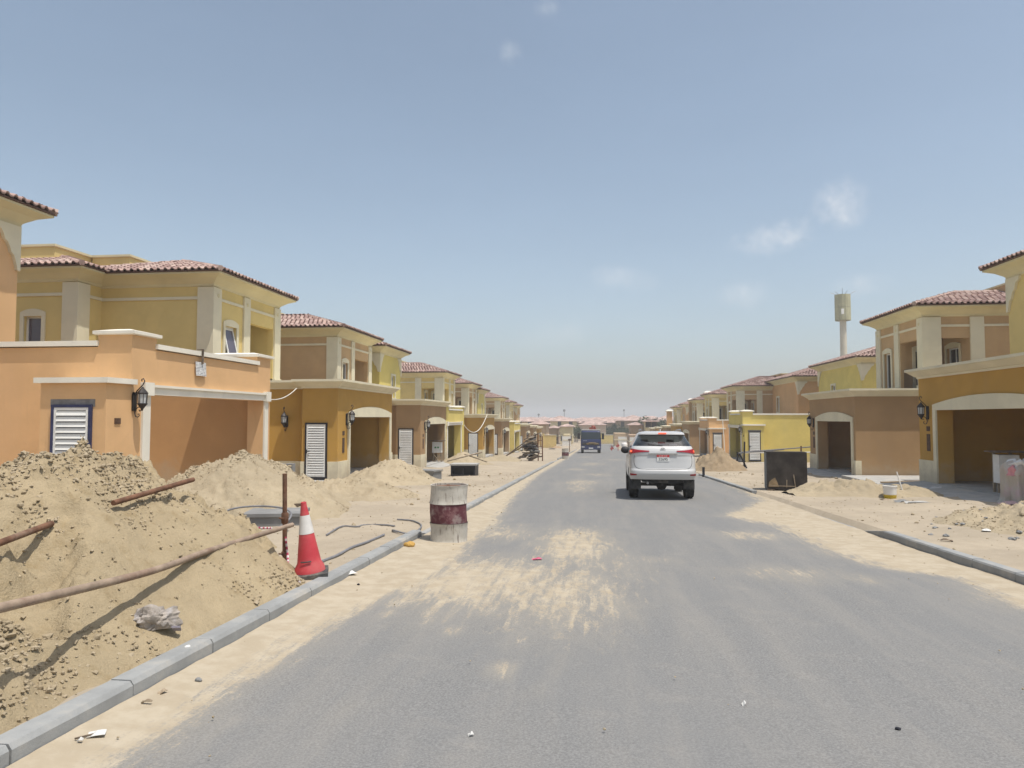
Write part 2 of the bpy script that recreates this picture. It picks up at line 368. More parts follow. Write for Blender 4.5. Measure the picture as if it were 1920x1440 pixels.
# ------------------------------------------------------------------ ground, road, kerbs
def axis(segs):
    out = []
    for a, b, st in segs: out += list(np.arange(a, b, st))
    return np.array(out + [segs[-1][1]])
gx = axis([(-3000, -400, 260), (-400, -60, 34), (-60, -10, 2.5), (-10, -8.6, .2), (-8.6, -2.95, .075), (-2.95, -2.80, .15), (-2.80, 4.75, .94), (4.75, 4.9, .15), (4.9, 10.6, .085), (10.6, 14, .4), (14, 60, 2.5), (60, 400, 34), (400, 3000, 260)])
ys = [-60., -30, -12, -6, -2, 0, 1]
while ys[-1] < 130: ys.append(ys[-1] + max(.045, .0115*ys[-1]))
while ys[-1] < 420: ys.append(ys[-1] + 8)
while ys[-1] < 3100: ys.append(ys[-1] + 150)
gX, gY = np.meshgrid(gx, np.array(ys)); gZ = ground_np(gX, gY)
ground = grid_mesh('ground', gX, gY, gZ, M_SAND); ground['kind'] = 'structure'

rx = np.concatenate([np.arange(KL, -1.2, .05), np.arange(-1.2, 3.2, .09), np.arange(3.2, KR, .05), [KR]])
ry = [-8., -4, -1, 0, 1, 1.6]
while ry[-1] < 150: ry.append(ry[-1] + max(.05, .0125*ry[-1]))
ry += [170, 190, 215, 240]
rX, rY = np.meshgrid(rx, np.array(ry))
edge = [gnd(*p, 0) for p in ((150, 1500), (235, 1440), (400, 1330), (470, 1282), (610, 1182), (730, 1124), (840, 1078), (900, 1010), (935, 985), (960, 940))]
eY = [-5] + [p.y for p in edge] + [26, 34, 60, 200]; eX = [edge[0].x] + [p.x for p in edge] + [-2.35, -2.5, -2.3, -2.4]
edR = [gnd(*p, 0) for p in ((2000, 1165), (1900, 1140), (1780, 1085), (1640, 1065), (1560, 1040), (1440, 985), (1350, 968), (1420, 938), (1340, 900))]
o_ = sorted((p.y, p.x) for p in edR); rYY = [-5] + [q[0] for q in o_] + [40, 60, 200]; rXX = [o_[0][1]] + [q[1] for q in o_] + [4.2, 4.3, 4.3]
mL = np.clip(.5 + (np.interp(rY, eY, eX) - rX)*1.5, 0, 1.0); mR = np.clip(.5 + (rX - np.interp(rY, rYY, rXX))*1.1, 0, 1.0)
mask = np.maximum(mL, mR*.97)
for px, py, wx, wy, k in [(880, 1085, 260, 62, .80), (1040, 1110, 200, 78, .68), (1075, 1020, 95, 45, .78), (1150, 1065, 120, 55, .5), (930, 1000, 130, 20, .6), (780, 1120, 120, 30, .6), (940, 1255, 34, 26, .66), (850, 1180, 40, 30, .5), (790, 1150, 70, 24, .5),
                         (1090, 905, 50, 9, .62), (1085, 915, 40, 14, .55), (1010, 1295, 60, 20, .34), (1230, 1050, 60, 14, .5), (1180, 960, 60, 12, .36), (960, 985, 60, 8, .46), (1110, 870, 30, 5, .55), (1120, 890, 40, 5, .5),
                         (1410, 1003, 90, 14, .62), (1480, 1075, 150, 24, .52), (1600, 1085, 120, 20, .46), (730, 1150, 40, 10, .56), (1330, 1180, 200, 60, .2), (1500, 1250, 250, 60, .12), (660, 1330, 120, 40, .2), (1080, 880, 30, 4, .5), (1150, 862, 25, 3, .5), (1100, 857, 20, 2, .5)]:
    c = gnd(px, py, 0); ex = gnd(px+wx, py, 0); ey = gnd(px, py-wy, 0) if py-wy > 850 else gnd(px, 850, 0)
    d = ((rX-c.x)/max(.15, abs(ex.x-c.x)))**2 + ((rY-c.y)/max(.3, abs(ey.y-c.y)*.8))**2
    mask = np.maximum(mask, k*np.exp(-d*.8) + .0)
skirt = np.maximum(np.exp(-np.abs(rX-np.interp(rY, eY, eX))/.55), np.exp(-np.abs(np.interp(rY, rYY, rXX)-rX)/.8))*.40; mask = np.maximum(mask, skirt)
rZ = prof(rY) + np.clip(mask-.55, 0, .45)*(.035 + .02*fbm(rX, rY, 3, 2.0)) + fbm(rX, rY, 3, .4)*.006
rZ += np.clip((KL+.3-rX)/.3, 0, 1)*.022*(1+fbm(rX, rY, 4, 2.3)) + np.clip((rX-KR+.25)/.25, 0, 1)*(.008+.012*fbm(rX, rY, 3, 1.7)+.03*np.clip((rY-14)/6, 0, 1))
def rzat(x, y):
    i = int(np.clip(np.searchsorted(rY[:, 0], y), 1, rY.shape[0]-1)); j = int(np.clip(np.searchsorted(rX[0], x), 1, rX.shape[1]-1)); return float(rZ[i-1:i+1, j-1:j+1].max())
road = grid_mesh('road', rX, rY, rZ, M_ROAD, attr={'sand': mask}); road['kind'] = 'structure'

def kerb_side(name, face, s, runs):
    root = empty(name, (face, 0, 0)); root['kind'] = 'structure'
    L = .905; mb = MB(); pr = [(0, -.2), (.004, .108), (.018, .128), (.15, .128), (.155, -.2)] if s > 0 else [(0, -.2), (.006, .10), (.026, .128), (.155, .128), (.155, -.2)]
    mb.prism([(s*a, -L/2, z) for a, z in pr], (0, L, 0)); me = mb.mesh('kerbstone', M_KERB)
    for y0, y1, drop in runs:
        y = y0; far = MB()
        while y < y1:
            yc = y+L/2
            if y < 62:
                d = drop*(1 if drop < .05 else 1)
                inst('kerbstone', me, root, (face + random.uniform(-.004, .004), yc, pz(yc) - d + random.uniform(-.003, .003)), (-math.atan(SL) + random.uniform(-.003, .003), random.uniform(-.008, .008), random.uniform(-.003, .003)))
                y += L + .012
            else:
                ye = min(y+12, y1); far.prism([(face+s*a, y, pz(y)+z) for a, z in pr], (0, ye-y, pz(ye)-pz(y))); y = ye
        if far.v: tag(far.build('kerb_run', M_KERB, root), kind='stuff')
    return root
kl = kerb_side('kerb_left', KL, -1, [(-2.3, 11.3, 0), (11.75, 14.1, .085), (14.15, 49.5, .01), (49.6, 57.0, .085), (57.1, 118, .0)])
kr = kerb_side('kerb_right', KR, 1, [(-3.2, 12.2, 0), (13.9, 22.0, .135), (22.2, 33, .02), (33.1, 43, .085), (43.1, 118, 0)])

mb = MB(); q0, q1 = 12.40, 13.35   # dropped end stone of the right kerb
mb.hexa([(KR, q0, pz(q0)-.2), (KR+.155, q0, pz(q0)-.2), (KR+.155, q1, pz(q1)-.2), (KR, q1, pz(q1)-.2), (KR+.004, q0, pz(q0)+.126), (KR+.15, q0, pz(q0)+.126), (KR+.15, q1, pz(q1)+.02), (KR+.004, q1, pz(q1)+.012)]); mb.build('dropped_kerbstone', M_KERB, kr)
# ------------------------------------------------------------------ sand heaps
def heap(name, x0, x1, y0, y1, step, hfun, mat, label, cat='sand heap', amp=1.0, group=None, clipx=None):
    X, Y = np.meshgrid(np.arange(x0, x1+step, step), np.arange(y0, y1+step, step))
    wx = X + fbm(X, Y, 3, .9, .5, 3)*.30*amp; wy = Y + fbm(X, Y, 3, .9, .5, 31)*.30*amp
    h = hfun(wx, wy)
    act = np.clip(h/.25, 0, 1)
    patch = np.clip(fbm(X, Y, 3, .8, .6, 40)*1.6 + .6, .38, 1)
    n = fbm(X, Y, 5, 1.1, .55, 12)*.22 + fbm(X, Y, 3, 2.9, .6, 61)*.10 - np.maximum(fbm(X, Y, 4, 2.6, .55, 5), 0)*.15 + (np.clip(fbm(X, Y, 3, 5.0, .6, 8)+.05, 0, .5)*.30 + np.clip(vnoise(X*11+3, Y*11)-.5, 0, .3)*.22 + np.clip(vnoise(X*21, Y*21+7)-.45, 0, .4)*.10)*patch
    h = h + n*act*amp
    if clipx is not None: h = np.minimum(h, (clipx-X)*.8 - .03 + fbm(X, Y, 3, 3, .6, 6)*.05)
    o = Vector(((x0+x1)/2, (y0+y1)/2, gz((x0+x1)/2, (y0+y1)/2)))
    ob = grid_mesh(name, X, Y, ground_np(X, Y) + h, mat, keep=h > -.25, org=o); tag(ob, label, cat, group)
    return lambda x, y: float(np.interp(0, [0], [0])) , (X, Y, ground_np(X, Y)+h, h)
def crest(y):
    z = np.interp(y, [.6, 1.6, 3, 4.6, 5.83, 6.2, 6.54, 7, 7.25, 7.95, 8.27, 8.56, 9.4, 10.7], [-.3, .9, 1.26, 1.2, 1.26, 1.33, 1.21, 1.15, 1.04, .97, .80, .66, .26, -.35])
    return z - prof(y) - .13
def h_main(x, y):
    xc = -5.35 + .25*np.sin(y*1.3)
    d = np.sqrt((x-xc)**2 + .09) - .3
    return np.minimum(crest(y) - .56*d, np.clip((KL-.14-x)/.5, -.06, 5)+.03)
HEAPS = []
_, hm = heap('sand_heap', -8.6, KL-.16, .4, 11.6, .034, h_main, M_PILE, 'long heap of clumpy dug sand along the kerb, pipes lying on it', amp=1.0, clipx=KL-.15); HEAPS.append(hm)
def cone(cx, cy, hh, sl, sx=1, sy=1):
    return lambda x, y: hh - sl*(np.sqrt(((x-cx)/sx)**2 + ((y-cy)/sy)**2 + .04) - .2)
_, h2 = heap('sand_heap', -9.0+.25, -5.0, 11.6, 17.2, .045, cone(-7.35, 14.3, 1.22, .60, 1, 1.05), M_PILE2, 'cone of sand heaped in front of the peach carport', amp=.8); HEAPS.append(h2)
p3 = atX(735, 866, -7.2)
_, h3 = heap('sand_heap', -8.75, -4.6, p3.y-3.4, p3.y+3, .06, cone(p3.x, p3.y, p3.z-pz(p3.y)-.12, .42, 1, 1.2), M_PILE2, 'sand heap in front of the ochre arched carport', amp=.8); HEAPS.append(h3)
p4 = gnd(655, 925, .15)
_, h4 = heap('sand_heap', p4.x-2.0, p4.x+2.2, p4.y-1.9, p4.y+2.2, .05, cone(p4.x, p4.y, .42, .26, 1.1, 1), M_PILE2, 'low spread of sand before the ochre villa gate', amp=.9); HEAPS.append(h4)
p5 = atX(872, 850, -7.6)
heap('sand_heap', -8.8, -5.2, p5.y-3.5, p5.y+3.5, .1, cone(p5.x, p5.y, p5.z-pz(p5.y)-.1, .5, 1, 1.2), M_PILE2, 'sand heap in front of the lemon carport', amp=.8)
p6 = atY(1345, 841, 37.2)
heap('sand_heap', p6.x-2.4, p6.x+2.8, p6.y-2.6, p6.y+2.8, .07, cone(p6.x, p6.y, p6.z-pz(p6.y)-.12, .80), sand_mat('earth_heap', (.30, .23, .15), .9, .6), 'brown earth heap beside the white car on the verge', amp=.8)
p7 = gnd(1610, 925, .15)
heap('sand_heap', p7.x-1.9, p7.x+2.2, p7.y-1.4, p7.y+1.8, .05, cone(p7.x, p7.y, .40, .34, 1.6, 1), M_PILE2, 'low bank of sand beside the plastic bucket', amp=.8)
p8 = gnd(1905, 985, .15)
_, h8 = heap('sand_heap', p8.x-2.0, p8.x+2.6, p8.y-2.0, p8.y+2.0, .05, cone(p8.x+.5, p8.y, .36, .24, 1, 1), M_PILE2, 'low rubbly sand heap near the plastic wrapped bundle', amp=1.0); HEAPS.append(h8)
p9 = gnd(985, 858, .12)
heap('sand_heap', -8.3, -5.2, 47.5, 52, .11, cone(-6.6, 49.8, .45, .3), M_PILE2, 'small sand heap by the scrap timber stack', amp=.7)
p10 = atX(1045, 838, -6.5)
heap('sand_heap', -9, -4, p10.y-4, p10.y+4, .16, cone(-6.5, p10.y, p10.z-pz(p10.y), .4, 1, 1.3), sand_mat('red_earth_heap', (.38, .27, .17), .7, .4), 'reddish earth heap at the far end of the verge', amp=.8)

def surf(H, x, y):
    X, Y, Z, h = H; i = int(np.clip(np.searchsorted(Y[:, 0], y), 1, Y.shape[0]-1)); j = int(np.clip(np.searchsorted(X[0], x), 1, X.shape[1]-1))
    return max(Z[i, j], gz(x, y))
def hit(px, py, H=None):
    """first point where a photo pixel's ray meets the heap or the ground"""
    r = ray(px, py).normalized(); t = 2.0
    while t < 120:
        p = Vector((0, 0, CAMZ)) + r*t
        g = surf(H, p.x, p.y) if H is not None and H[0].min() < p.x < H[0].max() and H[1].min() < p.y < H[1].max() else gz(p.x, p.y)
        if p.z <= g: return Vector((p.x, p.y, g))
        t += .015 if t < 20 else .05
    return p
# clods and crumbs of sand lying on the heaps: uncountable, one object
ICO_V = None
def ico():
    bm = bmesh.new(); bmesh.ops.create_icosphere(bm, subdivisions=1, radius=1); v = np.array([q.co[:] for q in bm.verts]); f = np.array([[w.index for w in q.verts] for q in bm.faces]); bm.free(); return v, f
IV, IF = ico()
def crumbs(name, pts, sizes, mat, label, cat):
    n = len(pts); rs = np.random.RandomState(5)
    V = np.repeat(IV[None], n, 0)*(1+rs.uniform(-.35, .35, (n, len(IV), 1))); V *= np.asarray(sizes)[:, None, None]*rs.uniform(.6, 1.2, (n, 1, 3))*np.array([1, 1, .75])
    V += np.asarray(pts)[:, None, :]; F = IF[None] + (np.arange(n)*len(IV))[:, None, None]
    me = bpy.data.meshes.new(name); me.from_pydata(V.reshape(-1, 3).tolist(), [], F.reshape(-1, 3).tolist()); me.materials.append(mat)
    ob = bpy.data.objects.new(name, me); COL.objects.link(ob); tag(ob, label, cat, None, 'stuff'); return ob
pts = []; szs = []
for H, n, smax in ((HEAPS[0], 28000, .028), (HEAPS[1], 6500, .06), (HEAPS[2], 1500, .06), (HEAPS[3], 1500, .06), (HEAPS[4], 900, .07)):
    X, Y, Z, h = H; k = 0
    cl = fbm(X, Y, 3, 1.1, .6, 77)
    ok = np.argwhere((h > .01) & (cl > -.3)); w = np.clip(cl[ok[:, 0], ok[:, 1]]+.10, .035, 1)**1.2; w = w/w.sum()
    sel = ok[np.random.choice(len(ok), n, p=w)]
    for i, j in sel:
        s_ = min(smax, .0085*(random.random()+1e-3)**-.30); pts.append((X[i, j]+random.uniform(-.02, .02), Y[i, j]+random.uniform(-.02, .02), Z[i, j]+s_*.15)); szs.append(s_)
crumbs('sand_clods', pts, szs, M_CLOD, 'clods and crumbs of dug sand strewn over the heaps', 'sand clods')
pts = []; szs = []
for k in range(2600):
    side = random.random() < .55
    y = 3 + 30*random.random()**1.5; x = random.uniform(-8.6, -3.0) if side else random.uniform(4.95, 10.2)
    s_ = .006*(random.random()+.004)**-.4*(1+y/25); pts.append((x, y, gz(x, y)+s_*.2)); szs.append(min(.07, s_))
for k in range(110):
    y = 3 + 20*random.random()**1.4; x = random.choice((random.uniform(KL+.03, KL+.9), random.uniform(KR-1.2, KR-.03), random.uniform(KL, KR)))
    s_ = random.uniform(.003, .010)*(1+y/30); pts.append((x, y, pz(y)+.02)); szs.append(s_)
crumbs('pebbles', pts, szs, M_CLOD, 'pebbles and crumbs scattered over the sandy verges and the road edge', 'pebbles')

# ------------------------------------------------------------------ villas
def tile_mesh_data():
    cs = [(-.122, .0), (-.108, .048), (-.066, .074), (-.022, .06), (.012, .018), (.055, .004), (.128, .012)]
    L = .43; vs = []; fs = []
    for y, dz in ((0, .034), (L, .0)): vs += [(x, y, z+dz) for x, z in cs]
    n = len(cs); fs += [(i, i+1, n+i+1, n+i) for i in range(n-1)]
    vs += [(x, .0, z-.004) for x, z in cs]; fs += [(i+1, i, 2*n+i, 2*n+i+1) for i in range(n-1)]
    return vs, fs
TV, TF = tile_mesh_data()
_mb = MB(); _mb.add(TV, TF); TILE_ME = _mb.mesh('roof_tile', M_TILE, smooth=50, recalc=False)
def hip_roof(root, xa, xb, ya, yb, z, pitch, street, individual=0, vis=('street', 'near'), cap=True):
    """deck slab + clay tiles laid in courses + hip caps; street = sign of the outward x direction"""
    w, d = xb-xa, yb-ya; hm_ = min(w, d)/2; rz = z + hm_*pitch
    if w >= d: ra, rb = Vector((xa+hm_, (ya+yb)/2, rz)), Vector((xb-hm_, (ya+yb)/2, rz))
    else: ra, rb = Vector(((xa+xb)/2, ya+hm_, rz)), Vector(((xa+xb)/2, yb-hm_, rz))
    c = [Vector((xa, ya, z)), Vector((xb, ya, z)), Vector((xb, yb, z)), Vector((xa, yb, z))]
    mb = MB(); lo = [q - Vector((0, 0, .035)) for q in c]
    if w >= d: fs = [(4, 5, 9, 8), (5, 6, 9), (6, 7, 8, 9), (7, 4, 8)]
    else: fs = [(4, 5, 8), (5, 6, 9, 8), (6, 7, 9), (7, 4, 8, 9)]
    mb.add(lo + c + [ra, rb], [(3, 2, 1, 0), (0, 1, 5, 4), (1, 2, 6, 5), (2, 3, 7, 6), (3, 0, 4, 7)] + fs)
    deck = mb.build('roof', M_DECK, root)
    sides = {'near': (c[0], Vector((1, 0, 0)), w, Vector((0, 1, 0))), 'far': (c[2], Vector((-1, 0, 0)), w, Vector((0, -1, 0))),
             'west': (c[3], Vector((0, -1, 0)), d, Vector((1, 0, 0))), 'east': (c[1], Vector((0, 1, 0)), d, Vector((-1, 0, 0)))}
    sides['street'] = sides['east'] if street > 0 else sides['west']; sides['back'] = sides['west'] if street > 0 else sides['east']
    left = individual; jv, jf, jt = [], [], []
    tv = np.array(TV)
    for nm in ('street', 'near', 'far', 'back'):
        p0, e, L, inn = sides[nm]; sl = math.sqrt(1+pitch*pitch); u = (inn + Vector((0, 0, pitch)))/sl; n = e.cross(u).normalized()
        M = Matrix((e, u, n)).transposed()
        rows = int(hm_*sl/.36)
        for r in range(rows+1):
            s0 = r*.36 - .05; h = max(0, s0/sl) + .12
            if h > hm_: break
            ncol = int((L-2*h+.18)/.242)
            for k in range(ncol):
                a = h + ((L-2*h) - (ncol-1)*.242)/2 + k*.242
                P = p0 + e*a + u*(s0+random.uniform(-.008, .008)) + n*.012
                if nm in vis and left > 0:
                    inst('roof_tile', TILE_ME, deck, P, M); left -= 1
                else:
                    b = len(jv); m3 = np.array(M); q = tv @ m3.T + np.array(P); jv += q.tolist(); jf += [tuple(b+i for i in f) for f in TF]; jt += [random.random()]*len(TF)
    if jv:
        me = bpy.data.meshes.new('tile_courses'); me.from_pydata([tuple(Vector(q)-ORG[root]) for q in jv], [], jf); me.materials.append(M_TILEJ)
        at = me.attributes.new('tint', 'FLOAT', 'FACE'); at.data.foreach_set('value', np.array(jt, np.float32))
        me.polygons.foreach_set('use_smooth', [True]*len(me.polygons)); me.set_sharp_from_angle(angle=R(50))
        o = bpy.data.objects.new('tile_courses', me); COL.objects.link(o); o.parent = deck; o['kind'] = 'stuff'
    if cap:
        mb = MB()
        for a, b in ((c[0], ra), (c[1], rb if w >= d else ra), (c[2], rb), (c[3], ra if w >= d else rb), (ra, rb)):
            L = (b-a).length; k = max(1, int(L/.4)); up = Vector((0, 0, .045))
            for i in range(k):
                p, q = a.lerp(b, i/k)+up, a.lerp(b, min(1, (i+1.12)/k))+up*.8
                mb.tube([p, q], [.10, .085], 6)
        mb.build('ridge_caps', M_TILE, deck, smooth=50, kind='stuff')
    return deck

def lantern(root, x, y, z, nx, ny, k=1.0):
    """wall lantern: back plate, scrolled arm, glazed cage with cap; (nx,ny) = outward normal"""
    n = Vector((nx, ny, 0)); t = Vector((-ny, nx, 0)); b = Vector((x, y, z)); U = Vector((0, 0, 1))
    mb = MB(); mb.prism([b+t*a*k+U*c*k for a, c in ((-.05, -.24), (.05, -.24), (.06, -.2), (.06, .1), (.04, .14), (-.04, .14), (-.06, .1), (-.06, -.2))], n*.03*k)
    pl = mb.build('wall_lantern', M_LAMP, root)
    mb = MB()
    sc = [(.03, -.30), (.03, .02), (.06, .16), (.14, .24), (.20, .30), (.23, .37), (.20, .42), (.165, .40), (.17, .36)]
    mb.tube([b+n*a*k+U*c*k for a, c in sc], .012*k, 6)
    mb.tube([b+n*a*k+U*c*k for a, c in ((.03, -.28), (.06, -.20), (.11, -.16), (.16, -.18), (.17, -.23), (.14, -.25), (.12, -.22))], .010*k, 6)
    mb.tube([b+n*a*k+U*c*k for a, c in ((.03, -.3), (.05, -.36), (.10, -.37), (.13, -.34), (.12, -.30), (.095, -.31))], .010*k, 6)
    mb.build('arm', M_LAMP, pl, smooth=60)
    c = b + n*.19*k; mb = MB()
    mb.lathe([(a*k, z*k) for a, z in ((.015, .25), (.03, .22), (.05, .20), (.105, .13), (.11, .11), (.095, .10))], c, 8)
    mb.lathe([(a*k, z*k) for a, z in ((.095, -.085), (.10, -.10), (.06, -.15), (.025, -.2), (.012, -.24))], c, 8)
    for q in range(8):
        a = q*math.pi/4; d = Vector((math.cos(a), math.sin(a), 0)); mb.tube([c+d*.082*k-U*.09*k, c+d*.095*k+U*.11*k], .007*k, 4)
    mb.build('cage', M_LAMP, pl)
    mb = MB(); mb.lathe([(.072*k, -.09*k), (.085*k, .10*k)], c, 8); mb.build('glass', M_LGLASS, pl)

def gate(root, xc, y, zb, w, h, ny, film=M_BLACK, nslat=18, simple=False):
    """metal pedestrian gate with white louvre slats; faces -y (ny=-1)"""
    mb = MB(); f = .055; yy = y + ny*.05
    for a, b, z0, z1 in ((-w/2, -w/2+f, 0, h), (w/2-f, w/2, 0, h), (-w/2+f, w/2-f, h-f, h), (-w/2+f, w/2-f, 0, .11)): mb.box((xc+a, y-ny*.02, zb+z0), (xc+b, yy, zb+z1))
    mb.box((xc-w/2+f, y-ny*.005, zb+.11), (xc+w/2-f, y+ny*.006, zb+h-f))
    g = mb.build('gate', film, root)
    mb = MB(); q = .05
    for a, b, z0, z1 in ((-w/2+f, -w/2+f+q, .11, h-f), (w/2-f-q, w/2-f, .11, h-f), (-w/2+f+q, w/2-f-q, h-f-q, h-f), (-w/2+f+q, w/2-f-q, .11, .11+q)): mb.box((xc+a, y+ny*.01, zb+z0), (xc+b, y+ny*.042, zb+z1))
    mb.build('gate_leaf', M_WHITE, g)
    L = w-2*f-2*q; z0, z1 = .11+q, h-f-q; st = (z1-z0)/nslat
    key = ('slat', round(L, 2), round(st, 3))
    if key not in MATS:
        m = MB(); m.hexa([(-L/2, -.022, -st*.42), (L/2, -.022, -st*.42), (L/2, -.012, -st*.42), (-L/2, -.012, -st*.42), (-L/2, .008, st*.40), (L/2, .008, st*.40), (L/2, .018, st*.40), (-L/2, .018, st*.40)])
        MATS[key] = m.mesh('louvre_slat', M_WHITE)
    for i in range(nslat): inst('louvre_slat', MATS[key], g, (xc, y+ny*.03, zb+z0+st*(i+.5)), (0, 0, 0) if ny < 0 else (0, 0, math.pi))
    if not simple:
        mb = MB(); mb.box((xc-w/2+f+.005, y+ny*.045, zb+h*.47), (xc-w/2+f+.035, y+ny*.075, zb+h*.53)); mb.tube([(xc-w/2+f+.02, y+ny*.07, zb+h*.5), (xc-w/2+f+.14, y+ny*.075, zb+h*.5)], .011, 6); mb.build('handle', M_BLACK, g)
    return g

def window(root, P, ax, out, w, z0, z1, trim=True, arch=True, tilt=0, mull=True, tm=None, film=None):
    """window in the plane through P (2d centre) along ax, outward normal out"""
    P = Vector((P[0], P[1], 0)); ax = Vector((ax[0], ax[1], 0)); o = Vector((out[0], out[1], 0)); U = Vector((0, 0, 1))
    def Q(a, z, d): return P + ax*a + o*d + U*z
    def bar(mb, a0, a1, za, zb_, d0, d1):
        mb.hexa([Q(a0, za, d0), Q(a1, za, d0), Q(a1, za, d1), Q(a0, za, d1), Q(a0, zb_, d0), Q(a1, zb_, d0), Q(a1, zb_, d1), Q(a0, zb_, d1)])
    mb = MB(); f = .06
    for a0, a1, za, zb_ in ((-w/2, -w/2+f, z0, z1), (w/2-f, w/2, z0, z1), (-w/2+f, w/2-f, z1-f, z1), (-w/2+f, w/2-f, z0, z0+f)): bar(mb, a0, a1, za, zb_, -.17, -.10)
    if mull and not tilt: bar(mb, -.025, .025, z0+f, z1-f, -.165, -.11)
    wn_ = mb.build('window', M_UPVC, root)
    if not tilt:
        mb = MB(); bar(mb, -w/2+f*.8, w/2-f*.8, z0+f*.8, z1-f*.8, -.15, -.14); mb.build('pane', film or M_GLASS, wn_)
    else:
        mb = MB(); bar(mb, -w/2+f*.8, w/2-f*.8, z0+f*.8, z1-f*.8, -.2, -.19); mb.build('room_shade', M_GLASS, wn_)
        def T(a, z, d): t_ = (z1-f-z); return P + ax*a + o*(-.12+d+t_*math.sin(tilt)) + U*(z1-f-t_*math.cos(tilt))
        def tb(m, a0, a1, za, zb_, d0, d1): m.hexa([T(a0, za, d0), T(a1, za, d0), T(a1, za, d1), T(a0, za, d1), T(a0, zb_, d0), T(a1, zb_, d0), T(a1, zb_, d1), T(a0, zb_, d1)])
        mb = MB()
        for a0, a1, za, zb_ in ((-w/2+f, -w/2+2*f, z0+f, z1-f), (w/2-2*f, w/2-f, z0+f, z1-f), (-w/2+2*f, w/2-2*f, z1-2*f, z1-f), (-w/2+2*f, w/2-2*f, z0+f, z0+2*f)): tb(mb, a0, a1, za, zb_, 0, .04)
        sh = mb.build('open_sash', M_UPVC, root); mb = MB(); tb(mb, -w/2+1.8*f, w/2-1.8*f, z0+1.8*f, z1-1.8*f, .015, .025); mb.build('pane', M_GLASSV, sh)
    if trim:
        t = .13; mb = MB(); d0, d1 = .003, .05
        bar(mb, -w/2-t, -w/2, z0-.02, z1, d0, d1); bar(mb, w/2, w/2+t, z0-.02, z1, d0, d1); bar(mb, -w/2-t-.03, w/2+t+.03, z0-.14, z0-.02, d0, .08)
        n = 8; top = [(-w/2-t + (w+2*t)*i/n) for i in range(n+1)]; rise = .12 if arch else .0
        pts = [Q(a, z1+t+rise*(1-(2*a/(w+2*t))**2)*1.0, d0) for a in top]
        mb.prism([Q(-w/2-t, z1, d0), Q(w/2+t, z1, d0)] + pts[::-1], o*(d1-d0)); mb.build('window_trim', tm or CREAM, root)
    return wn_

def frustum(mb, x0, x1, y0, y1, lv):
    """stacked rings: lv = [(z, overhang)]"""
    vs = []; fs = []
    for z, o in lv: vs += [(x0-o, y0-o, z), (x1+o, y0-o, z), (x1+o, y1+o, z), (x0-o, y1+o, z)]
    for i in range(len(lv)-1): fs += [(4*i+k, 4*i+(k+1) % 4, 4*i+4+(k+1) % 4, 4*i+4+k) for k in range(4)]
    m = 4*(len(lv)-1); fs += [(3, 2, 1, 0), (m, m+1, m+2, m+3)]; mb.add(vs, fs)

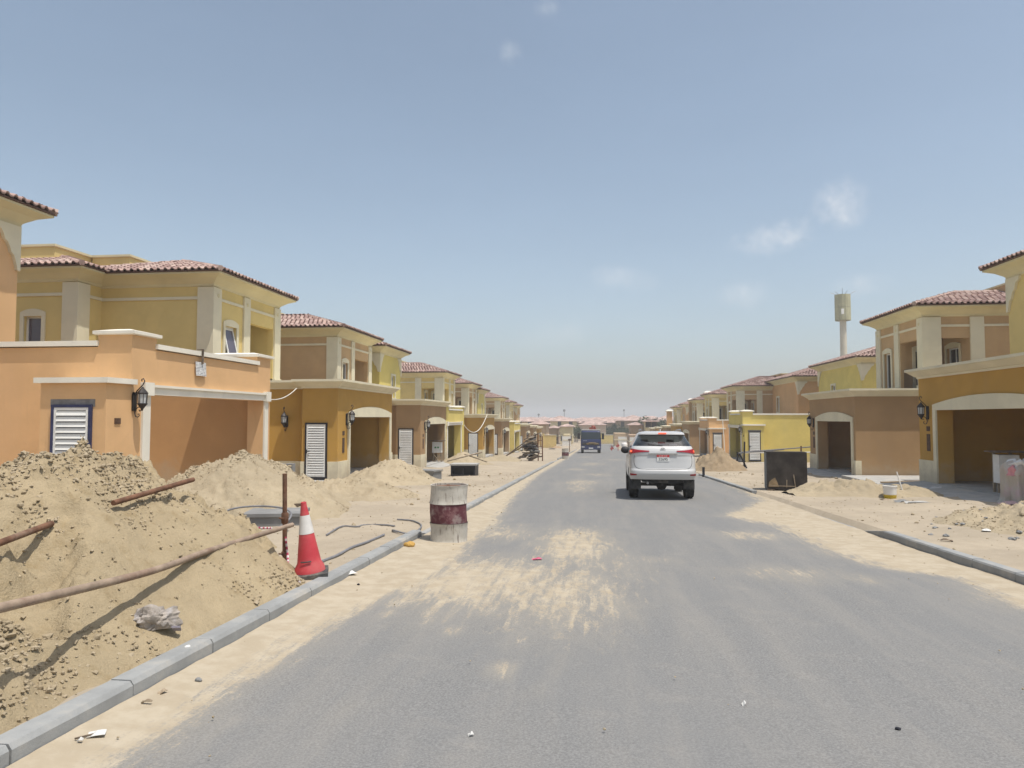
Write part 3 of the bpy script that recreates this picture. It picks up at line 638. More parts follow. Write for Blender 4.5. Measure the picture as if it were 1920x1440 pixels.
def lower_block(root, s, X0, XU, y0, y1, zb, style, col, gate_near=True, roofed=True, film=M_BLACK, near=True, lamp_near_wall=False, inner=None):
    X = lambda d: s*(X0+d); out = -s; D = XU-X0; th = .45
    T = (s*th, 0); tw = .22
    if style == 'parapet':
        g0 = .72 if gate_near else .0; ya = y0+g0; H = 3.2; oz = 2.28; h0, h1 = ya+.56, y1-.38
        if not gate_near: h0, h1 = y0+.38, y1-1.27
        mb = MB(); mb.wall((X(0), ya), (0, 1), y1-ya, zb-.6, zb+H, T, [(h0-ya, h1-ya, zb-.6, zb+oz)]); mb.build('carport_wall', col, root)
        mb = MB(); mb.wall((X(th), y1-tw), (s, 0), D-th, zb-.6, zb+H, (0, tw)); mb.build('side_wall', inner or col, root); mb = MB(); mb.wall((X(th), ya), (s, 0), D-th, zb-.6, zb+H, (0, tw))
        mb.build('side_wall', col, root)
        mb = MB(); mb.box((X(0)+s*.004, ya+.003, zb+H-.02), (X(.72), ya+.78, zb+H+.24)); mb.build('raised_corner', col, root)
        mb = MB(); mb.box((X(0)+s*.004, y1-.78, zb+H-.02), (X(1.5), y1-.003, zb+H+.24)); mb.build('raised_corner', col, root)
        mb = MB()
        mb.box((X(0)-s*.06, ya+.74, zb+H+.02), (X(th)+s*.05, y1-.74, zb+H+.12))
        mb.box((X(.70), ya-.06, zb+H+.02), (X(D), ya+tw+.05, zb+H+.121)); mb.box((X(1.46), y1-tw-.05, zb+H+.02), (X(D), y1+.06, zb+H+.121)); mb.build('coping', PALE, root)
        for yy0, yy1, dd in ((ya-.07, ya+.84, .79), (y1-.84, y1+.07, 1.56)):
            mb = MB(); x0, x1 = sorted((X(0)-s*.08, X(dd))); frustum(mb, x0, x1, yy0, yy1, [(zb+H+.235, -.03), (zb+H+.25, 0), (zb+H+.31, 0), (zb+H+.37, -.28)]); mb.build('corner_cap', PALE, root)
        # white carport surround
        mb = MB(); o = -s*.045
        for ja, jb in ((h0-.24, h0), (h1, h1+.2)): mb.box((X(0), ja, zb-.3), (X(0)+o, jb, zb+oz-.004))
        mb.box((X(0), h0-.238, zb+oz), (X(0)+o*1.1, h1+.198, zb+oz+.15)); mb.box((X(0), h0-.2, zb+oz+.15), (X(0)+o*2.0, h1+.16, zb+oz+.2))
        for ja, jb in ((h0-.28, h0+.02), (h1-.02, h1+.24)): mb.box((X(0), ja, zb+oz-.02), (X(0)+o*2.4, jb, zb+oz+.24))
        mb.build('carport_surround', PALE, root)
        if gate_near:
            mb = MB(); mb.box((X(0)-s*.012, y0, zb-.6), (X(1.3), ya-.002, zb+2.46)); mb.build('gate_block', col, root)
            mb = MB(); mb.box((X(0)-s*.10, y0-.09, zb+2.46), (X(1.38), ya+.05, zb+2.56)); mb.build('ledge', PALE, root)
            gate(root, X(.645), y0, zb, .80, 2.06, -1, film, 17)
            mb = MB(); mb.box((X(.2), y0+.01, zb+2.02), (X(1.09), y0-.006, zb+2.16)); mb.build('putty_band', M_GREYM, root)
            if near: mb = MB(); mb.box((X(0)-s*.012, y0+.24, zb+1.70), (X(0)-s*.03, y0+.40, zb+1.81)); mb.build('number_plaque', M_NICHE, root)
            lantern(root, X(0)-s*.012, y0+.79 if near else y0+.5, zb+2.18, -s, 0, .95)
        fl = zb - .02
    else:
        H = 3.24; oz = 2.2; pw = 1.2 if gate_near else .55; h0, h1 = y0+pw, y1-.40
        if not gate_near: h0, h1 = y0+.40, y1-1.2
        mb = MB(); mb.wall((X(0), y0), (0, 1), y1-y0, zb-.6, zb+H, T, [(h0-y0, h1-y0, zb-.6, zb+oz)])
        mb.build('carport_wall', col, root)
        mb = MB(); bk = .5 if gate_near else 0.0
        if gate_near: mb.wall((X(th), y0), (s, 0), 1.3-th, zb-.6, zb+H, (0, bk))
        mb.wall((X(1.3 if gate_near else th), y0+bk), (s, 0), D-(1.3 if gate_near else th), zb-.6, zb+H, (0, tw)); mb.build('side_wall', col, root); mb = MB(); mb.wall((X(th), y1-tw), (s, 0), D-th, zb-.6, zb+H, (0, tw)); mb.build('side_wall', col, root)
        lv = [(zb+H-.03, .03), (zb+H+.03, .05), (zb+H+.045, .09), (zb+H+.19, .26), (zb+H+.2, .30), (zb+H+.28, .30)]
        mb = MB(); x0, x1 = sorted((X(0), X(1.3 if gate_near else D-.05))); frustum(mb, x0, x1, y0, y1, lv); mb.build('cornice', CREAM, root)
        if gate_near: mb = MB(); x0, x1 = sorted((X(.4), X(D-.31))); frustum(mb, x0, x1, y0+bk, y1-.01, [(z-.004, q-.01) for z, q in lv]); mb.build('cornice', CREAM, root)
        # arched surround
        mb = MB(); o = -s*.05; n = 14; fw = .2
        for ja, jb in ((h0-fw, h0), (h1, h1+fw)): mb.box((X(0), ja, zb-.3), (X(0)+o, jb, zb+oz-.002))
        pts = [(X(0), h0-fw+(h1-h0+2*fw)*i/n, zb+oz+.17+.24*(1-(2*i/n-1)**2)) for i in range(n+1)]
        mb.prism([(X(0), h0-fw, zb+oz), (X(0), h1+fw, zb+oz)] + pts[::-1], (o, 0, 0)); mb.build('carport_surround', CREAM, root)
        # plinth
        mb = MB(); q = .03
        mb.box((X(0)-s*q, y0-q, zb-.6), (X(0)+s*.2, h0-fw-.004, zb+.64)); mb.build('plinth', CREAM, root); mb = MB(); mb.box((X(0)-s*q, h1+fw+.004, zb-.6), (X(0)+s*.2, y1+q, zb+.64)); mb.build('plinth', CREAM, root)
        if gate_near:
            for a_, b_ in (((X(.2), y0-q, zb-.6), (X(.345), y0+.1, zb+.64)), ((X(1.19), y0-q, zb-.6), (X(1.3)+s*q, y0+bk+.03, zb+.64)), ((X(1.33), y0+bk-q, zb-.6), (X(D), y0+bk+.1, zb+.62))):
                mb = MB(); mb.box(a_, b_); mb.build('plinth', CREAM, root)
        if gate_near:
            gate(root, X(.77), y0, zb, .80, 2.0, -1, film, 20); lantern(root, X(0), y0+.86, zb+2.18, -s, 0, 1.1)
            for z0_, z1_ in ((1.55, 1.70), (.93, 1.46)): mb = MB(); mb.box((X(0)-s*.012, y0+.47, zb+z0_), (X(0)+s*.01, y0+.68, zb+z1_)); mb.build('meter_niche', M_NICHE, root)
            if lamp_near_wall: lantern(root, X(2.1), y0+bk, zb+2.1, 0, -1, 1.1)
        else:
            lantern(root, X(0), y1-.62, zb+2.18, -s, 0, 1.1)
            for z0_, z1_ in ((1.55, 1.70), (.93, 1.46)): mb = MB(); mb.box((X(0)-s*.012, y1-.72, zb+z0_), (X(0)+s*.01, y1-.50, zb+z1_)); mb.build('meter_niche', M_NICHE, root)
        fl = zb - .02
    mb = MB(); mb.box((X(.02), h0+.0, fl-.3), (X(D), h1-.0, fl)); mb.box((X(th)+s*.01, y0+(.95 if gate_near else .25), fl-.3), (X(D), y1-tw-.01, fl-.003)); mb.build('carport_floor', M_SLAB, root)
    if roofed and style == 'parapet':
        x0, x1 = sorted((X(th)+s*.01, X(D))); mb = MB(); mb.box((x0, y0+(g0+tw+.01), zb+2.75), (x1, y1-tw-.01, zb+2.95)); mb.build('carport_roof', M_SLAB, root)
    return h0, h1

def eaves(mb, x0, x1, y0, y1, z): frustum(mb, x0, x1, y0, y1, [(z-.42, .0), (z-.40, .035), (z-.34, .05), (z-.30, .09), (z-.16, .28), (z-.07, .50), (z-.06, .53), (z-.005, .53)])

def upper_block(root, s, XU, y0, y1, zb, kind, col, trim=CREAM, order='A', depth=8.0, tiles=0, tilt=False, near_hole=False, box=True, pitch=.31, film=None, eave=7.08, winw=.8, rail=False, d0=0.0, ridge=True):
    X = lambda d: s*(XU+d); L = y1-y0; H = eave-.42; zt = zb+H; th = .26
    ax = (0, 1); holes = []; nholes = []
    if kind == 'pil':
        if order == 'A': wc, lg, p2 = .8+winw/2, (2.62, L-.5), (2.08, 2.56)
        else: wc, lg, p2 = L-.8-winw/2, (.5, L-2.62), (L-2.56, L-2.08)
        holes = [(wc-winw/2, wc+winw/2, zb+3.72, zb+5.42), (lg[0], lg[1], zb+3.55, zb+5.75)]
        if near_hole: nholes = [(.72, 1.85, zb+3.55, zb+5.75)]
    else:
        wc = L*.62 if order == 'A' else L*.36
        holes = [(wc-winw/2, wc+winw/2, zb+4.05, zb+5.45)] if kind == 'corbel' else []
        if kind == 'wing': nholes = [(1.25, 1.9, zb+3.7, zb+5.55)]
    mb = MB(); mb.wall((X(0), y0), ax, L, zb-.6, zt, (s*th, 0), holes)
    mb.wall((X(th), y0), (s, 0), depth-th, zb-.6, zt, (0, th), [(a-th, b-th, c, d) for a, b, c, d in nholes])
    mb.wall((X(th), y1-th), (s, 0), depth-th, zb-.6, zt, (0, th)); mb.wall((X(depth), y0+.001), ax, L-.002, zb-.6, zt, (s*th, 0))
    mb.build('upper_wall', col, root)
    x0, x1 = sorted((X(0), X(depth+th)))
    mb = MB(); eaves(mb, x0, x1, y0, y1, zb+eave); mb.build('eaves_cove', SOFT, root)
    if ridge: hip_roof(root, x0-.58, x1+.58, y0-.58, y1+.58, zb+eave+.04, pitch, -s, tiles)
    o = -s
    if kind == 'pil':
        a0, a1 = lg; mb = MB(); ld = 1.85; zA, zB = zb+3.3, zt-.02
        s0 = y0+th if near_hole else y0+a0-.2; s1 = y0+a1 if near_hole else y0+a1+.2; wm = y0+(a0+a1)/2
        mb.wall((X(ld), s0), (0, 1), s1-s0, zA, zB, (s*.15, 0), [(wm-.55-s0, wm+.55-s0, zb+3.55, zb+5.45)]); mb.build('loggia_wall', col, root)
        if order == 'A': mb = MB(); mb.box((X(th), y0+a0-.18, zA), (X(ld), y0+a0-.03, zB)); mb.build('loggia_wall', col, root)
        mb = MB(); wx = (th+ld)/2-th; mb.wall((X(th), y0+a1+.03), (s, 0), ld-th, zA, zB, (0, .15), [(wx-.42, wx+.42, zb+3.55, zb+5.45)] if near_hole else []); mb.build('loggia_wall', col, root)
        if near_hole: window(root, (X(th+wx), y0+a1+.03), (1, 0), (0, -1), .84, zb+3.55, zb+5.45, True, True, film=film)
        mb = MB(); yb0 = y0+th+.01 if near_hole else y0+a0-.02
        mb.box((X(th), yb0, zb+3.35), (X(ld), y0+a1+.02, zb+3.52)); mb.box((X(th), yb0, zb+5.95), (X(ld), y0+a1+.02, zb+6.05)); mb.build('loggia_floor', M_SLAB, root)
        window(root, (X(ld), y0+(a0+a1)/2), (0, 1), (-s, 0), 1.1, zb+3.55, zb+5.45, True, True, film=film)
        if rail:
            mb = MB()
            for q in range(int((a1-a0)/.11)+1): mb.box((X(.13), y0+a0+q*.11, zb+3.55), (X(.145), y0+a0+q*.11+.015, zb+4.5))
            mb.box((X(.12), y0+a0, zb+4.5), (X(.16), y0+a1, zb+4.54)); mb.build('railing', M_BLACK, root)
        window(root, (X(0), y0+wc), (0, 1), (-s, 0), winw, zb+3.72, zb+5.42, True, True, tilt=R(13) if tilt else 0, mull=False, tm=trim, film=film)
        # pilasters: own mesh each, wrapping the corners
        def pil(a, b, face='front', d=None):
            mb = MB(); q = .07
            for z0, z1, e in ((zb+3.0, zb+3.75, .04), (zb+3.75, zt-.02, 0)):
                if face == 'front': mb.box((X(0)-s*(q+e), y0+a-e, z0), (X(0)+s*.05, y0+b+e, z1))
                elif face == 'cornear':
                    x_a, x_b = sorted((X(0)-s*(q+e), X(d)+s*e)); mb.box((x_a, y0-q-e, z0), (x_b, y0+b+e, z1))
                elif face == 'corfar': mb.box((X(0)-s*(q+e), y0+a-e, z0), (X(.3), y1+q+e, z1))
                else: x_a, x_b = sorted((X(a)-s*e, X(b)+s*e)); mb.box((x_a, y0-q-e, z0), (x_b, y0+.05, z1))
            mb.build('pilaster', trim, root)
            if face != 'near':
                ya = (a+b)/2; mb = MB(); mb.lathe([(.07, 0), (.07, .02)], (X(0)-s*q, y0+ya, zt-.28), 10, Matrix.Rotation(-s*math.pi/2, 3, 'Y')); mb.build('roundel', SOFT, root)
        pil(0, .46, 'cornear', .52 if not near_hole else .70); pil(*p2); pil(L-.46, L, 'corfar')
        if near_hole: pil(1.87, 2.42, 'near')
        mb = MB(); q = .045
        for a, b in ((.47, p2[0]-.01), (p2[1]+.01, L-.47)): mb.box((X(0)-s*q, y0+a, zb+6.22), (X(.05), y0+b, zb+6.32))
        st = .71 if near_hole else .53; x_a, x_b = sorted((X(st), X(1.86 if near_hole else depth))); mb.box((x_a, y0-q, zb+6.22), (x_b, y0+.05, zb+6.32))
        if near_hole: x_a, x_b = sorted((X(2.43), X(depth))); mb.box((x_a, y0-q, zb+6.22), (x_b, y0+.05, zb+6.32))
        mb.build('string_course', trim, root)
    elif kind == 'wing':
        mb = MB(); x_a, x_b = sorted((X(0)-s*.07, X(.5))); mb.box((x_a, y0-.07, zb+3), (x_b, y0+.5, zt-.02)); mb.build('pilaster', trim, root)
        mb = MB(); x_a, x_b = sorted((X(.51), X(depth))); mb.box((x_a, y0-.045, zb+6.22), (x_b, y0+.05, zb+6.32)); mb.box((X(0)-s*.045, y0+.51, zb+6.22), (X(.05), y0+1.2, zb+6.32)); mb.build('string_course', trim, root)
        window(root, (X(1.575), y0), (1, 0), (0, -1), .65, zb+3.7, zb+5.55, True, True, mull=False, tm=trim, film=M_GLASSV)
    else:
        window(root, (X(0), y0+wc), (0, 1), (-s, 0), winw, zb+4.05, zb+5.45, True, False, tm=trim, film=film)
        prof_ = [(0, 0), (.78, 0), (.76, -.12), (.60, -.2), (.52, -.34), (.50, -.42), (.40, -.48), (.32, -.62), (.30, -.7), (.2, -.78), (.12, -1.0), (.09, -1.12), (0, -1.14)]
        for face in ('near', 'frontnear', 'frontfar'):
            mb = MB()
            if face == 'near': mb.prism([(X(a), y0+.01, zt+b) for a, b in prof_], (0, -.09, 0))
            elif face == 'frontnear': mb.prism([(X(0)+s*.01, y0-.078+a, zt+b) for a, b in prof_], (-s*.09, 0, 0))
            else: mb.prism([(X(0)+s*.01, y1-a, zt+b) for a, b in prof_], (-s*.09, 0, 0))
            mb.build('corner_corbel', trim, root)
    if box:
        for xq0, xq1, yq0, yq1 in (box if isinstance(box, list) else [(X(depth*.5+.4), X(depth+6), y0+.3, y1+3.2)]):
            xa, xb = sorted((xq0, xq1)); mb = MB(); mb.box((xa, yq0, zb+4), (xb, yq1, zb+8.3)); mb.build('roof_parapet', col, root)
            mb = MB(); frustum(mb, xa, xb, yq0, yq1, [(zb+8.3, .0), (zb+8.32, .06), (zb+8.4, .06)]); mb.build('parapet_coping', SOFT, root)

def villa(label, s, lo, up, group=None):
    y0 = lo['y0']; X0, XU = (XL, XLU) if s < 0 else (XR, XRU)
    X0 = lo.get('X0', X0); XU = up.get('XU', XU)
    zb = lo.get('zb', pz((lo['y0']+lo['y1'])/2 - .5) + .26)
    root = empty('villa', (s*(X0+4), (lo['y0']+lo['y1'])/2, zb), label, 'villa', group or 'new villas along the street')
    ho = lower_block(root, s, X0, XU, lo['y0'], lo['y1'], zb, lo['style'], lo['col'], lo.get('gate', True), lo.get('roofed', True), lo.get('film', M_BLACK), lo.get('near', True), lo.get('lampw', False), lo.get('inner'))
    upper_block(root, s, XU, up['y0'], up['y1'], zb, up['kind'], up['col'], CREAM, up.get('order', 'A'), up.get('depth', 8), up.get('tiles', 0), up.get('tilt', False), up.get('nh', False), up.get('box', True), film=up.get('film'), rail=up.get('rail', False))
    return root, zb

v0, zb0 = villa('peach villa with open flat carport and curly wall lantern beside the sand heap', -1, dict(y0=12.09, y1=18.75, style='parapet', col=PEACH, roofed=False, inner=stucco('darker_peach_render', (.50, .285, .125)), film=M_NAVY, zb=-.22),  # inner: far carport wall in a darker, more saturated peach
                dict(y0=9.4, y1=16.3, XU=14.5, kind='corbel', col=PEACH, tiles=300, box=False, order='B'))
v1, zb1 = villa('yellow villa with open tilted sash over an ochre arched carport', -1, dict(y0=24.02, y1=30.72, style='cornice', col=OCHRE, lampw=True, zb=-.58),
                dict(y0=22.76, y1=27.85, kind='pil', col=YEL, tilt=True, tiles=300, depth=5.0, box=False))
# the yellow villa's stepped rear wing
upper_block(v1, -1, 17.0, 21.6, 29.2, zb1+.012, 'wing', YEL, depth=6.0, box=[(-19.2, -28, 23.2, 33), (-17.6, -19.14, 25.05, 32.9)], eave=7.1)
LEFT = [
 ('tan villa with pilasters over a brown arched carport', dict(y0=36.0, y1=42.37, style='cornice', col=BROWN), dict(y0=34.57, y1=40.03, kind='pil', col=TAN, tiles=300, box=True)),
 ('lemon villa with flat carport joined to the brown one', dict(y0=42.39, y1=48.42, style='parapet', col=LEMON, gate=False, near=False), dict(y0=41.8, y1=46.5, kind='corbel', col=LEMON, tiles=120, box=False)),
 ('yellow villa with two loggia openings over an ochre carport', dict(y0=56.7, y1=63.5, style='cornice', col=OCHRE), dict(y0=59.95, y1=65.1, kind='pil', col=YEL, order='B', nh=True, tiles=0)),
 ('tan villa with loggia over a brown carport past the timber stack', dict(y0=68.5, y1=75, style='cornice', col=BROWN), dict(y0=72.3, y1=77.4, kind='pil', col=TAN, order='B', nh=True)),
 ('lemon villa with flat carport further down the left row', dict(y0=79.5, y1=86.3, style='parapet', col=LEMON, gate=False, near=False), dict(y0=78.4, y1=83.6, kind='corbel', col=LEMON, box=False)),
 ('tan villa with loggia, third last of the left row', dict(y0=93, y1=99.6, style='cornice', col=BROWN), dict(y0=97.2, y1=102.4, kind='pil', col=TAN, order='B', nh=True)),
 ('yellow villa over brown carport, second last of the left row', dict(y0=104.6, y1=111, style='cornice', col=BROWN), dict(y0=108.4, y1=113.6, kind='pil', col=YEL, order='A')),
 ('tan villa over ochre carport, last of the left row', dict(y0=115.5, y1=122, style='cornice', col=OCHRE), dict(y0=119, y1=124, kind='corbel', col=TAN)),
]
RIGHT = [
 ('ochre villa with arched carport beside the plastic wrapped bundle', dict(y0=16.9, y1=24.2, style='cornice', col=OCHRE, gate=False), dict(y0=19.5, y1=25.7, kind='corbel', col=YEL, tiles=260, box=False, order='A')),
 ('tan villa with corner loggia over a brown arched carport', dict(y0=29.85, y1=35.85, style='cornice', col=BROWN, gate=False), dict(y0=32.0, y1=36.9, kind='pil', col=TAN, order='B', nh=True, tiles=300, rail=True)),
 ('lemon villa with corner corbels over a lemon carport and white louvred gate', dict(y0=50.8, y1=56.6, style='parapet', col=LEMON), dict(y0=50.2, y1=59.5, XU=18.0, kind='corbel', col=LEMON, order='A', tiles=120)),
 ('apricot villa with corner corbels over a peach carport and gate', dict(y0=65.6, y1=72.1, style='parapet', col=PEACH), dict(y0=64.6, y1=75.5, XU=17.8, kind='corbel', col=ORANGE, order='A', tiles=100)),
 ('tan villa with pilasters between the apricot and yellow ones', dict(y0=79.5, y1=86, style='cornice', col=BROWN, gate=False), dict(y0=73.6, y1=79, XU=14.4, kind='pil', col=TAN, order='B', nh=True)),
 ('yellow villa over an ochre carport seen over the white car', dict(y0=92, y1=98.5, style='cornice', col=OCHRE, gate=False), dict(y0=86, y1=91.2, kind='pil', col=YEL, order='B', nh=True)),
 ('tan villa over a brown carport, third last of the right row', dict(y0=104, y1=110.5, style='cornice', col=BROWN, gate=False), dict(y0=98.5, y1=103.7, kind='pil', col=TAN, order='B', nh=True)),
 ('apricot villa, second last of the right row', dict(y0=116, y1=122.5, style='cornice', col=OCHRE, gate=False), dict(y0=110, y1=115.5, kind='corbel', col=ORANGE)),
 ('yellow villa, last of the right row', dict(y0=128, y1=134, style='cornice', col=BROWN, gate=False), dict(y0=122, y1=127.5, kind='pil', col=YEL, order='B')),
]
VL = [villa(l, -1, a, b) for l, a, b in LEFT]; VR = [villa(l, 1, a, b) for l, a, b in RIGHT]
# rooftop vent stacks with pale caps on the right row
for i, (px, py, Y) in enumerate(((1328, 733, 92), (1297, 747, 104), (1255, 768, 118))):
    p = atY(px, py, Y); v = VR[(5, 6, 7)[i]][0]
    mb = MB(); mb.box((p.x-.42, Y-.42, p.z-3.5), (p.x+.42, Y+.42, p.z-.35)); st = mb.build('vent_stack', (YEL, TAN, ORANGE)[i], v)
    mb = MB(); frustum(mb, p.x-.45, p.x+.45, Y-.45, Y+.45, [(p.z-.35, .02), (p.z-.3, .14), (p.z-.2, .14), (p.z, -.2)]); mb.build('stack_cap', PALE, st)

# carport aprons and paths
def apron(label, x0, x1, y0, y1, z0, z1, mat=M_SLAB):
    mb = MB(); xa, xb = sorted((x0, x1)); mb.hexa([(xa, y0, min(z0, z1)-.5), (xb, y0, min(z0, z1)-.5), (xb, y1, min(z0, z1)-.5), (xa, y1, min(z0, z1)-.5), (xa, y0, z0 if xa == x0 else z1), (xb, y0, z1 if xb == x1 else z0), (xb, y1, z1 if xb == x1 else z0), (xa, y1, z0 if xa == x0 else z1)])
    o = mb.build('concrete_apron', mat, None, (x0, y0, z0)); o['kind'] = 'structure'; return o
apron('', -XL+.02, -XL+.9, 13.3, 18.6, zb0-.03, zb0-.09); apron('', -XL-2.6, -XL+1.0, 21.9, 23.96, zb1+.005, zb1-.005); apron('', -XL+.02, -XL+1.3, 24.1, 30.5, zb1-.06, zb1-.14)
apron('', -XL+.02, -XL+.9, 37, 42, VL[0][1]-.03, VL[0][1]-.09)
zr0, zr1 = VR[0][1], VR[1][1]
apron('', XR-.02, XR-1.7, 17.2, 24.0, zr0-.03, zr0-.16); apron('', XR-.02, XR-1.4, 30.0, 35.7, zr1-.03, zr1-.14); apron('', XR+3.4, XR-.6, 24.5, 29.75, zr1+.09, zr1+.07)
apron('', XR+1.4, XR-.6, 49.0, 50.72, VR[2][1]-.03, VR[2][1]-.08)

# ------------------------------------------------------------------ vehicles
def paint(name, c, rough=.3, coat=.6):
    t = NT(name); t.out(t.mix(t.ramp(t.noise(2.5, 5, .6), .45, .75, 0, .22), c, (c[0]*.8+.06, c[1]*.8+.05, c[2]*.8+.035)), rough, 0, .5)
    t.b.inputs['Coat Weight'].default_value = coat; t.b.inputs['Coat Roughness'].default_value = .12; return t.m
def clear_glass(name, tint, gloss=.14):
    m = bpy.data.materials.new(name); m.use_nodes = True; n = m.node_tree.nodes; n.clear(); l = m.node_tree.links
    o = n.new('ShaderNodeOutputMaterial'); a = n.new('ShaderNodeBsdfTransparent'); b = n.new('ShaderNodeBsdfGlossy'); x = n.new('ShaderNodeMixShader'); f = n.new('ShaderNodeFresnel')
    a.inputs[0].default_value = (*tint, 1); b.inputs['Roughness'].default_value = .03; f.inputs[0].default_value = 1.45
    ad = n.new('ShaderNodeMath'); ad.operation = 'ADD'; ad.inputs[1].default_value = gloss*.4; ad.use_clamp = True
    l.new(f.outputs[0], ad.inputs[0]); l.new(ad.outputs[0], x.inputs[0]); l.new(a.outputs[0], x.inputs[1]); l.new(b.outputs[0], x.inputs[2]); l.new(x.outputs[0], o.inputs[0]); return m
def emis(name, c, e, k):
    t = NT(name); t.out(c, .25, 0, .5); t.b.inputs['Emission Color'].default_value = (*e, 1); t.b.inputs['Emission Strength'].default_value = k; return t.m
M_CARW = paint('white_car_paint', (.50, .50, .49)); M_TYRE = plain('tyre_rubber', (.022, .022, .022), .85, 0, .4, 12, .2, dirt=(.2, .17, .13), dirt_amt=.35)
M_RIM = plain('alloy_rim', (.35, .35, .36), .35, .8); M_PLASTB = plain('black_trim', (.025, .025, .027), .6, 0, .3, 8, dirt=(.22, .19, .15), dirt_amt=.3)
M_RED = emis('tail_lamp_red', (.26, .006, .016), (1, .05, .03), .03); M_BRAKE = emis('brake_light', (.7, .06, .03), (1, .12, .05), .9); M_REFL = plain('red_reflector', (.28, .015, .02), .25)
M_CGLASS = clear_glass('car_glass', (.55, .59, .59), .22); M_CHROME = plain('chrome', (.6, .62, .65), .15, 1.0, .03); M_SEAT = plain('grey_upholstery', (.20, .195, .185), .9)
M_PLATEW = plain('plate_white', (.75, .75, .72), .5, 0, .03); M_PLATER = plain('plate_red', (.5, .03, .03), .5, 0, .03)
M_LAMPCLR = plain('clear_lamp', (.5, .5, .5), .15, .3)

class Loft:
    """body lofted from horizontal outlines; z -> half width, rear y, front y"""
    def __init__(s, rows, p=4.2, pf=3.2, capr=.55, capf=.9):
        a = np.array(rows); s.z = a[:, 0]; s.rows = a; s.p = p; s.pf = pf; s.cr = capr; s.cf = capf
    def P(s, z, t, side=1, off=0):
        w = np.interp(z, s.z, s.rows[:, 1]); yr = np.interp(z, s.z, s.rows[:, 2]); yf = np.interp(z, s.z, s.rows[:, 3])
        cr = min(s.cr, (yf-yr)*.3); cf = min(s.cf, (yf-yr)*.35); e = 1e-3
        def pt(t):
            if t <= 1:
                th = t*math.pi/2; return w*max(0, math.sin(th))**(2/s.p), yr+cr*(1-max(0, math.cos(th))**(2/s.p))
            if t <= 2: return w, yr+cr+(yf-cf-yr-cr)*(t-1)
            th = (3-t)*math.pi/2; return w*max(0, math.sin(th))**(2/s.pf), yf-cf*(1-max(0, math.cos(th))**(2/s.pf))
        x, y = pt(t)
        if off:
            a, b = pt(max(0, t-.02)), pt(min(3, t+.02)); n = Vector((b[1]-a[1], -(b[0]-a[0]))); n = n.normalized() if n.length > 1e-9 else Vector((0, -1))
            x += n.x*off; y += n.y*off
        return Vector((side*x, y, z))
    def patch(s, mb, t0, t1, zlo, zhi, side=1, off=.01, nt=10, nz_=3):
        vs = []; fs = []
        for i in range(nt+1):
            t = t0+(t1-t0)*i/nt; a, b = zlo(i/nt), zhi(i/nt)
            for j in range(nz_+1): vs.append(s.P(a+(b-a)*j/nz_, t, side, off))
        m = nz_+1
        for i in range(nt):
            for j in range(nz_): fs.append((i*m+j, (i+1)*m+j, (i+1)*m+j+1, i*m+j+1))
        n0 = len(vs)                # give it thickness
        bk = []
        for i in range(nt+1):
            t = t0+(t1-t0)*i/nt; a, b = zlo(i/nt), zhi(i/nt)
            for j in range(nz_+1): bk.append(s.P(a+(b-a)*j/nz_, t, side, -.03))
        vs += bk; fs += [tuple(n0+q for q in f[::-1]) for f in fs]
        rim = [i*m for i in range(nt+1)] + [nt*m+j for j in range(1, m)] + [i*m+nz_ for i in range(nt-1, -1, -1)] + [j for j in range(nz_-1, 0, -1)]
        fs += [(rim[k], rim[(k+1) % len(rim)], n0+rim[(k+1) % len(rim)], n0+rim[k]) for k in range(len(rim))]
        mb.add(vs, fs)
    def shell(s, zs, ts, classify):
        """grid faces sorted into named meshes by classify(z, t, x, y)"""
        out = {}
        for side in (1, -1):
            for i in range(len(zs)-1):
                for j in range(len(ts)-1):
                    z, t = (zs[i]+zs[i+1])/2, (ts[j]+ts[j+1])/2; c = s.P(z, t, side); k = classify(z, t, c.x, c.y)
                    if k is None: continue
                    q = [s.P(zs[i], ts[j], side), s.P(zs[i], ts[j+1], side), s.P(zs[i+1], ts[j+1], side), s.P(zs[i+1], ts[j], side)]
                    out.setdefault(k, MB()).add(q if side > 0 else q[::-1], [(0, 1, 2, 3)])
        return out
def weld(ob, d=.0008):
    bm = bmesh.new(); bm.from_mesh(ob.data); bmesh.ops.remove_doubles(bm, verts=bm.verts, dist=d); bmesh.ops.recalc_face_normals(bm, faces=bm.faces); bm.to_mesh(ob.data); bm.free()
    ob.data.polygons.foreach_set('use_smooth', [True]*len(ob.data.polygons)); ob.data.set_sharp_from_angle(angle=R(42))
def local_root(name, loc, rot, label, cat, group=None):
    o = empty(name, loc, label, cat, group); o.rotation_euler = rot; ORG[o] = Vector(); return o
def text_part(name, s, size, mat, parent, loc, rot, depth=.002, width=None):
    cu = bpy.data.curves.new(name, 'FONT'); cu.body = s; cu.size = size; cu.align_x = 'CENTER'; cu.align_y = 'CENTER'; cu.extrude = depth
    tmp = bpy.data.objects.new(name, cu); COL.objects.link(tmp); dg = bpy.context.evaluated_depsgraph_get(); me = bpy.data.meshes.new_from_object(tmp.evaluated_get(dg))
    bpy.data.objects.remove(tmp); me.materials.clear(); me.materials.append(mat)
    o = inst(name, me, parent, loc, rot); return o
